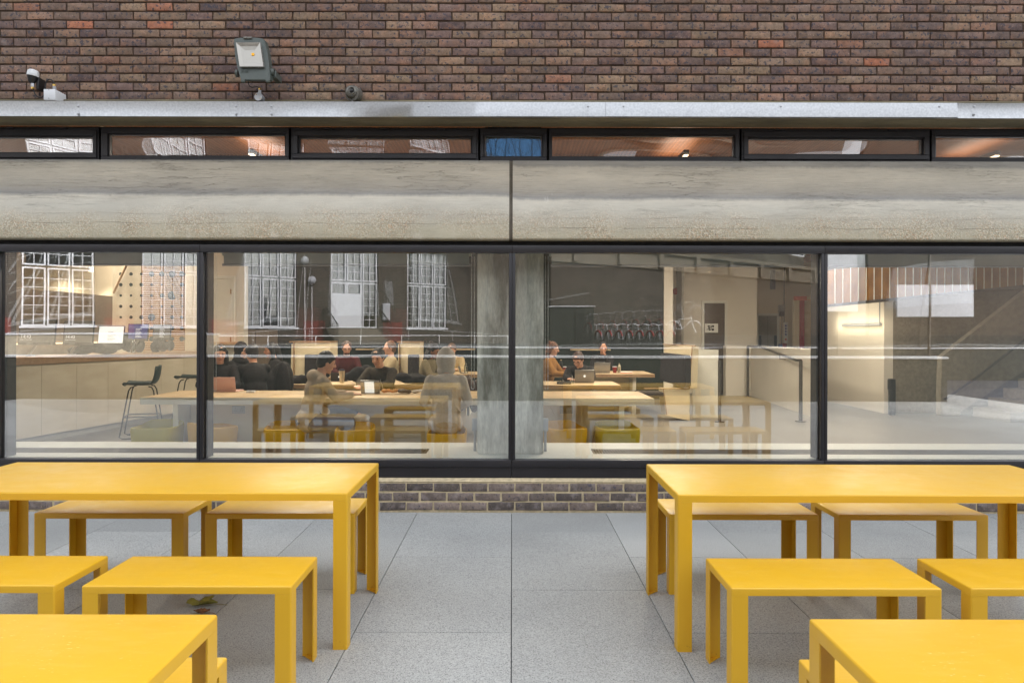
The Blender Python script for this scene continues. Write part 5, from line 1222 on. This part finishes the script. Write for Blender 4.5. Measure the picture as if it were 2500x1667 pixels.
        if style != 'buzz':
            for k in range(9):
                a = R(-80+k*20); ball(b, H(math.sin(a)*.062, math.cos(a)*.066, .066+rf.uniform(-.008, .004)), (.020, .018, .030), 2, Mh)
            for q in (-1, 1): ball(b, H(q*.073, -.015, .02), (.014, .035, .035), 2, Mh)
        for k in range(18): th_, ph_ = rf.uniform(0, 6.28), rf.uniform(.25, 1.4); ball(b, H(.07*math.cos(th_)*math.cos(ph_), -.02+.082*math.sin(th_)*math.cos(ph_), .026+.086*math.sin(ph_)), rf.uniform(.018, .026), 2)
        if style == 'long':
            for q in (-1, 1): cap(b, H(q*.072, -.02, .03), H(q*.085, .0, -.15), .032, .034); cap(b, H(q*.085, 0, -.15), H(q*.09, .02, -.25), .034, .018)
            cap(b, H(0, -.08, 0), H(0, -.09, -.18), .06, .05)
        if style == 'curly':
            for k in range(70): a = rf.uniform(0, 6.28); u = rf.uniform(-.2, .11); ball(b, H(math.cos(a)*.095, -abs(math.sin(a))*.10+.01, u), rf.uniform(.02, .034), 2)
        if beard: ball(b, H(0, .042, -.078), (.05, .05, .036), 3, Mh)
        vox(b, 'hair', hair, t, .008, 1)
    if style != 'hood':
        for q in (-1, 1):
            b = nb(); ball(b, H(q*.030, .083, .008), (.0125, .006, .0065), 2, Mh); obj('eye', b, 'face_dark', t)
            b = nb(); ball(b, H(q*.031, .088, .027), (.019, .006, .004), 2, Mh); obj('eyebrow', b, 'face_dark', t)
        b = nb(); ball(b, H(0, .094, -.053), (.023, .006, .0055), 2, Mh); obj('mouth', b, 'lip', t)
        if glasses:
            b = nb()
            for q in (-1, 1): tube(b, [H(q*.032+.024*math.cos(a*.5236), .099, .006+.021*math.sin(a*.5236)) for a in range(13)], .002, 5); tube(b, [H(q*.056, .097, .01), H(q*.076, .0, .01)], .002, 5)
            tube(b, [H(-.009, .101, .01), H(.009, .101, .01)], .002, 5); obj('spectacles', b, 'black_plastic', t)
    if scale != 1: t.scale = (scale,)*3
    return t
person('person in a grey hooded top seen from behind on a yellow tub stool, hood up', 1090, 7.86, R(188), 'grey_marl', 'taupe_marl', style='hood', seat=.41, lean=6, arms='lap')
person('person with black hair in a taupe hoodie sitting side on with one leg crossed', 752, 8.02, R(118), 'taupe_marl', 'denim', style='short', seat=.41, lean=16, arms='table', hoodie=True, legs='crossed', pitch=12)
person('smiling person with dark fringe and dark jacket facing the window at the work table', 945, 9.85, R(-14), 'dark_olive_cloth', 'black_cloth', style='short', lean=26, arms='reach', pitch=6)
person('person with long dark hair and round glasses behind the pink laptop', 541, 9.75, R(12), 'black_cloth', 'black_cloth', style='long', lean=14, glasses=True, yaw=14, pitch=6)
person('person in a black headscarf turned to the right behind the pink laptop table', 578, 10.9, R(68), 'black_cloth', 'black_cloth', skin='skin_light', hair='black_cloth', style='hijab', lean=6)
person('person with short dark hair seen from behind in a black coat at the long table', 628, 9.75, R(222), 'black_cloth', 'black_cloth', style='short', lean=14, arms='table')
person('person in black with black hair sitting before the left cream booth', 684, 11.6, R(-70), 'black_cloth', 'black_cloth', style='long', lean=10, skin='skin_tan')
person('bearded person with glasses in a burgundy jumper and white collar', 846, 12.9, R(16), 'burgundy_knit', 'black_cloth', hair='brown_hair', style='buzz', lean=4, glasses=True, beard=True, pitch=16)
person('person with cropped fair hair in a pale shirt looking left beside the narrow booth', 957, 12.55, R(-68), 'sand_cloth', 'black_cloth', hair='fair_hair', style='buzz', lean=2, pitch=2)
person('person with dark curls in a sage jumper leaning right over a table', 1032, 11.9, R(74), 'sage_knit', 'black_cloth', style='curly', skin='skin_brown', lean=14, pitch=14)
person('person in a cream fleece mostly hidden behind the hooded figure', 1112, 14.3, R(-10), 'fur', 'black_cloth', hair='fair_hair', style='short', lean=24)
person('person with big auburn curls in an ochre jumper right of the column', 1334, 12.6, R(72), 'ochre_knit', 'black_cloth', hair='auburn_hair', style='curly', lean=8)
person('person with brown hair and glasses in dark clothes leaning low over the silver laptop', 1420, 11.6, R(-10), 'black_cloth', 'black_cloth', hair='brown_hair', style='short', lean=38, pitch=16, yaw=-16, arms='reach', glasses=True)
person('person with short dark hair resting the chin on a hand behind the grey laptop', 1470, 14.7, 0, 'black_cloth', 'black_cloth', skin='skin_tan', style='buzz', lean=14, arms='chin', pitch=10)

# ------------------------------------------------------------ small things on the tables
def laptop(px, Y, wpx, hpx, label, m='silver_laptop', rz=0, back=True, logo='logo_glow', z=.7405):
    W = wpx*Y/FPX; H = hpx*Y/FPX; t = thing('laptop', label, 'laptop', (X(px, Y), Y, z), rz)
    bm = nb(); box(bm, -W/2, W/2, .0, W*.68, .0, .014, .005, 2); obj('base', bm, m, t)
    bm = nb(); M = Matrix.Rotation(R(14), 4, 'X'); box(bm, -W/2, W/2, -.004, .004, .012, H, .0035, 2, M); ld = obj('lid', bm, m, t)
    if logo:
        bm = nb(); r = H*.085; c = Vector((0, -.0045, H*.52))
        pts = []
        for k in range(36):
            a = 2*math.pi*k/36; x, zz_ = math.cos(a), math.sin(a); rr = 1-.12*(abs(x) < .25 and zz_ > 0)-.08*(abs(x) < .2 and zz_ < 0)
            qx, qz = x*r*.95*rr, zz_*r*rr
            if (qx-r*1.05)**2+(qz-.1*r)**2 < (.42*r)**2: qx = r*1.05-math.sqrt(max(0, (.42*r)**2-(qz-.1*r)**2))
            pts.append(Vector((qx, 0, qz))+c)
        vs = [bm.verts.new(M @ p) for p in pts]; bm.faces.new(vs)
        lf = [c+Vector((.05*r+.22*r*math.cos(a*.7854)*(.7)+.12*r, 0, 1.35*r+.28*r*math.sin(a*.7854))) for a in range(8)]
        vs = [bm.verts.new(M @ p) for p in lf]; bm.faces.new(vs)
        obj('logo', bm, logo, ld, smooth=False)
    return t
laptop(539, 8.95, 76, 38, 'open pink laptop with its lid to the window on the left long table', 'pink_laptop', 0, logo='pink_laptop')
laptop(1427, 10.75, 48, 34, 'open silver laptop with glowing white fruit logo right of the column')
laptop(1470, 13.5, 39, 27, 'open grey laptop in front of the person resting the chin', logo=None)
laptop(828, 11.0, 40, 22, 'dark laptop with glowing logo beside the tall paper cup', 'black_plastic', .1)
laptop(878, 12.3, 26, 20, 'white laptop in front of the burgundy jumper', 'white_plastic', -.2)
laptop(1125, 13.3, 16, 18, 'small laptop on the far table just left of the column', 'silver_laptop', -1.2, logo=None)
t = thing('tablet_stand', 'tablet with glowing white page on a wire stand on the left long table', 'tablet', (X(905, 8.75), 8.75, .7405), -.1)
M = Matrix.Rotation(R(12), 4, 'X')
bm = nb(); box(bm, -.115, .115, -.006, .006, .0, .165, .004, 2, M); obj('casing', bm, 'silver_laptop', t); bm = nb(); box(bm, -.065, .05, -.008, -.0063, .012, .15, 0, 1, M); obj('screen', bm, 'screen_white', t)
bm = nb(); tube(bm, [(.12, .0, .17), (.10, .04, .0)], .003, 5); tube(bm, [(.12, .0, .17), (.14, .10, .0)], .003, 5); obj('wire_leg', bm, 'zinc', t)
def cup(label, loc, h, r, m, lid):
    P_('paper_cup', label, 'cup', [('cup', lambda b: lathe(b, [(r*.72, 0), (r, h*.88), (r*1.02, h*.89)], n=22), m), ('lid', lambda b: lathe(b, [(r*1.06, h*.892), (r*1.06, h*.93), (r*.85, h*.95), (r*.82, h), (r*.6, h)], n=22), lid)], loc)
cup('tall tan paper cup with navy lid on the work table', (X(835, 10.6), 10.6, .7405), .20, .042, 'cup_paper', 'navy_lid')
cup('red patterned coffee cup with white lid next to the steel bottle', (X(1501, 13.6), 13.6, .7405), .12, .042, 'cup_red', 'white_plastic')
cup('red coffee cup behind the black bottle right of the column', (X(1379, 13.5), 13.5, .7405), .12, .038, 'cup_red', 'white_plastic')
bottle('slim black bottle with wooden cap on the far table right of the column', (X(1370, 13.4), 13.4, .7405), 'black_bottle', .25, .034, 'oak')
bottle('brushed steel bottle beside the red cup on the booth table', (X(1512, 13.5), 13.5, .7405), 'steel_bottle', .18, .031, 'steel_bottle')
bottle('small clear bottle beside the glowing laptop', (X(1397, 10.6), 10.6, .7405), 'clear_plastic', .12, .022, 'grey_plastic')
bottle('clear plastic bottle on the far table left of the column', (X(1138, 13.3), 13.3, .7405), 'clear_plastic', .2, .033, 'clear_plastic')
bottle('clear water bottle between the headscarf and the dark haired person', (X(592, 11.6), 11.6, .7405), 'clear_plastic', .22, .034, 'clear_plastic')
coat('pastry_pack', 'torn paper pack with golden pastry on the left long table', (X(950, 8.7), 8.7, .7405), (.11, .08, .06), 'croissant', 21)
coat('woolly_hat', 'dark patterned woolly hat lying beside the pastry pack', (X(990, 8.75), 8.75, .7405), (.10, .08, .06), 'dark_pastry', 25)
coat('grey_scarf', 'grey scarf heap beside the hooded figure on the table', (X(1023, 8.8), 8.8, .7405), (.09, .07, .045), 'grey_marl', 27)
coat('black_rucksack', 'black rucksack lying on the work table left of the smiling person', (X(885, 10.5), 10.5, .7405), (.22, .14, .24), 'black_cloth', 31)
coat('black_jacket', 'black jacket heaped at the right of the smiling person', (X(1005, 10.2), 10.4, .7405), (.30, .14, .15), 'black_cloth', 35)
coat('black_coat', 'big black coat draped behind the person seen from behind', (X(665, 10.0), 10.05, .0), (.30, .25, 1.12), 'black_cloth', 38)
coat('black_jacket', 'black jacket on the work table beside an open book', (X(735, 10.5), 10.5, .7405), (.20, .12, .13), 'black_cloth', 41)
coat('dark_coat', 'dark patterned coat heaped beside the left side of the column', (X(1150, 9.9), 9.9, .45), (.22, .22, .46), 'dark_pastry', 44)
t = P_('open_book', 'open white book lying on the work table before the left booth', 'book', [('pages', lambda b: (box(b, -.15, .0, 0, .2, .004, .022, .003, 1, Matrix.Rotation(R(9), 4, 'Y')), box(b, .001, .15, 0, .2, .004, .022, .003, 1)), 'paper'), ('cover', lambda b: box(b, -.155, .155, -.005, .205, 0, .0035), 'print_black')], (X(715, 10.5), 10.45, .7405), .2)
P_('paper_pad', 'white notepad with coral edge on the booth table right of the steel bottle', 'notepad', [('pages', lambda b: box(b, -.11, .11, -.1, .1, .012, .024), 'paper'), ('cover', lambda b: box(b, -.112, .10, -.102, .1, 0, .0118), 'coral_paint')], (X(1530, 13.5), 13.55, .7405), -.1)
P_('charger', 'small white charger block with cable beside the pink laptop', 'charger', [('block', lambda b: box(b, -.05, .05, -.03, .03, .0, .026, .005, 2), 'white_plastic'), ('cable', lambda b: tube(b, [(-.05, 0, .01), (-.09, .02, .004), (-.14, -.01, .004), (-.19, .03, .03)], .0025, 6), 'white_plastic')], (X(613, 8.85), 8.85, .7405))
P_('pencil_case', 'flat black case on the work table left of the glowing laptop', 'case', [('case', lambda b: box(b, -.1, .1, -.05, .05, 0, .035, .012, 3), 'black_plastic'), ('zip', lambda b: box(b, -.09, .09, -.052, -.0505, .018, .022), 'zinc')], (X(1377, 10.5), 10.5, .7405))
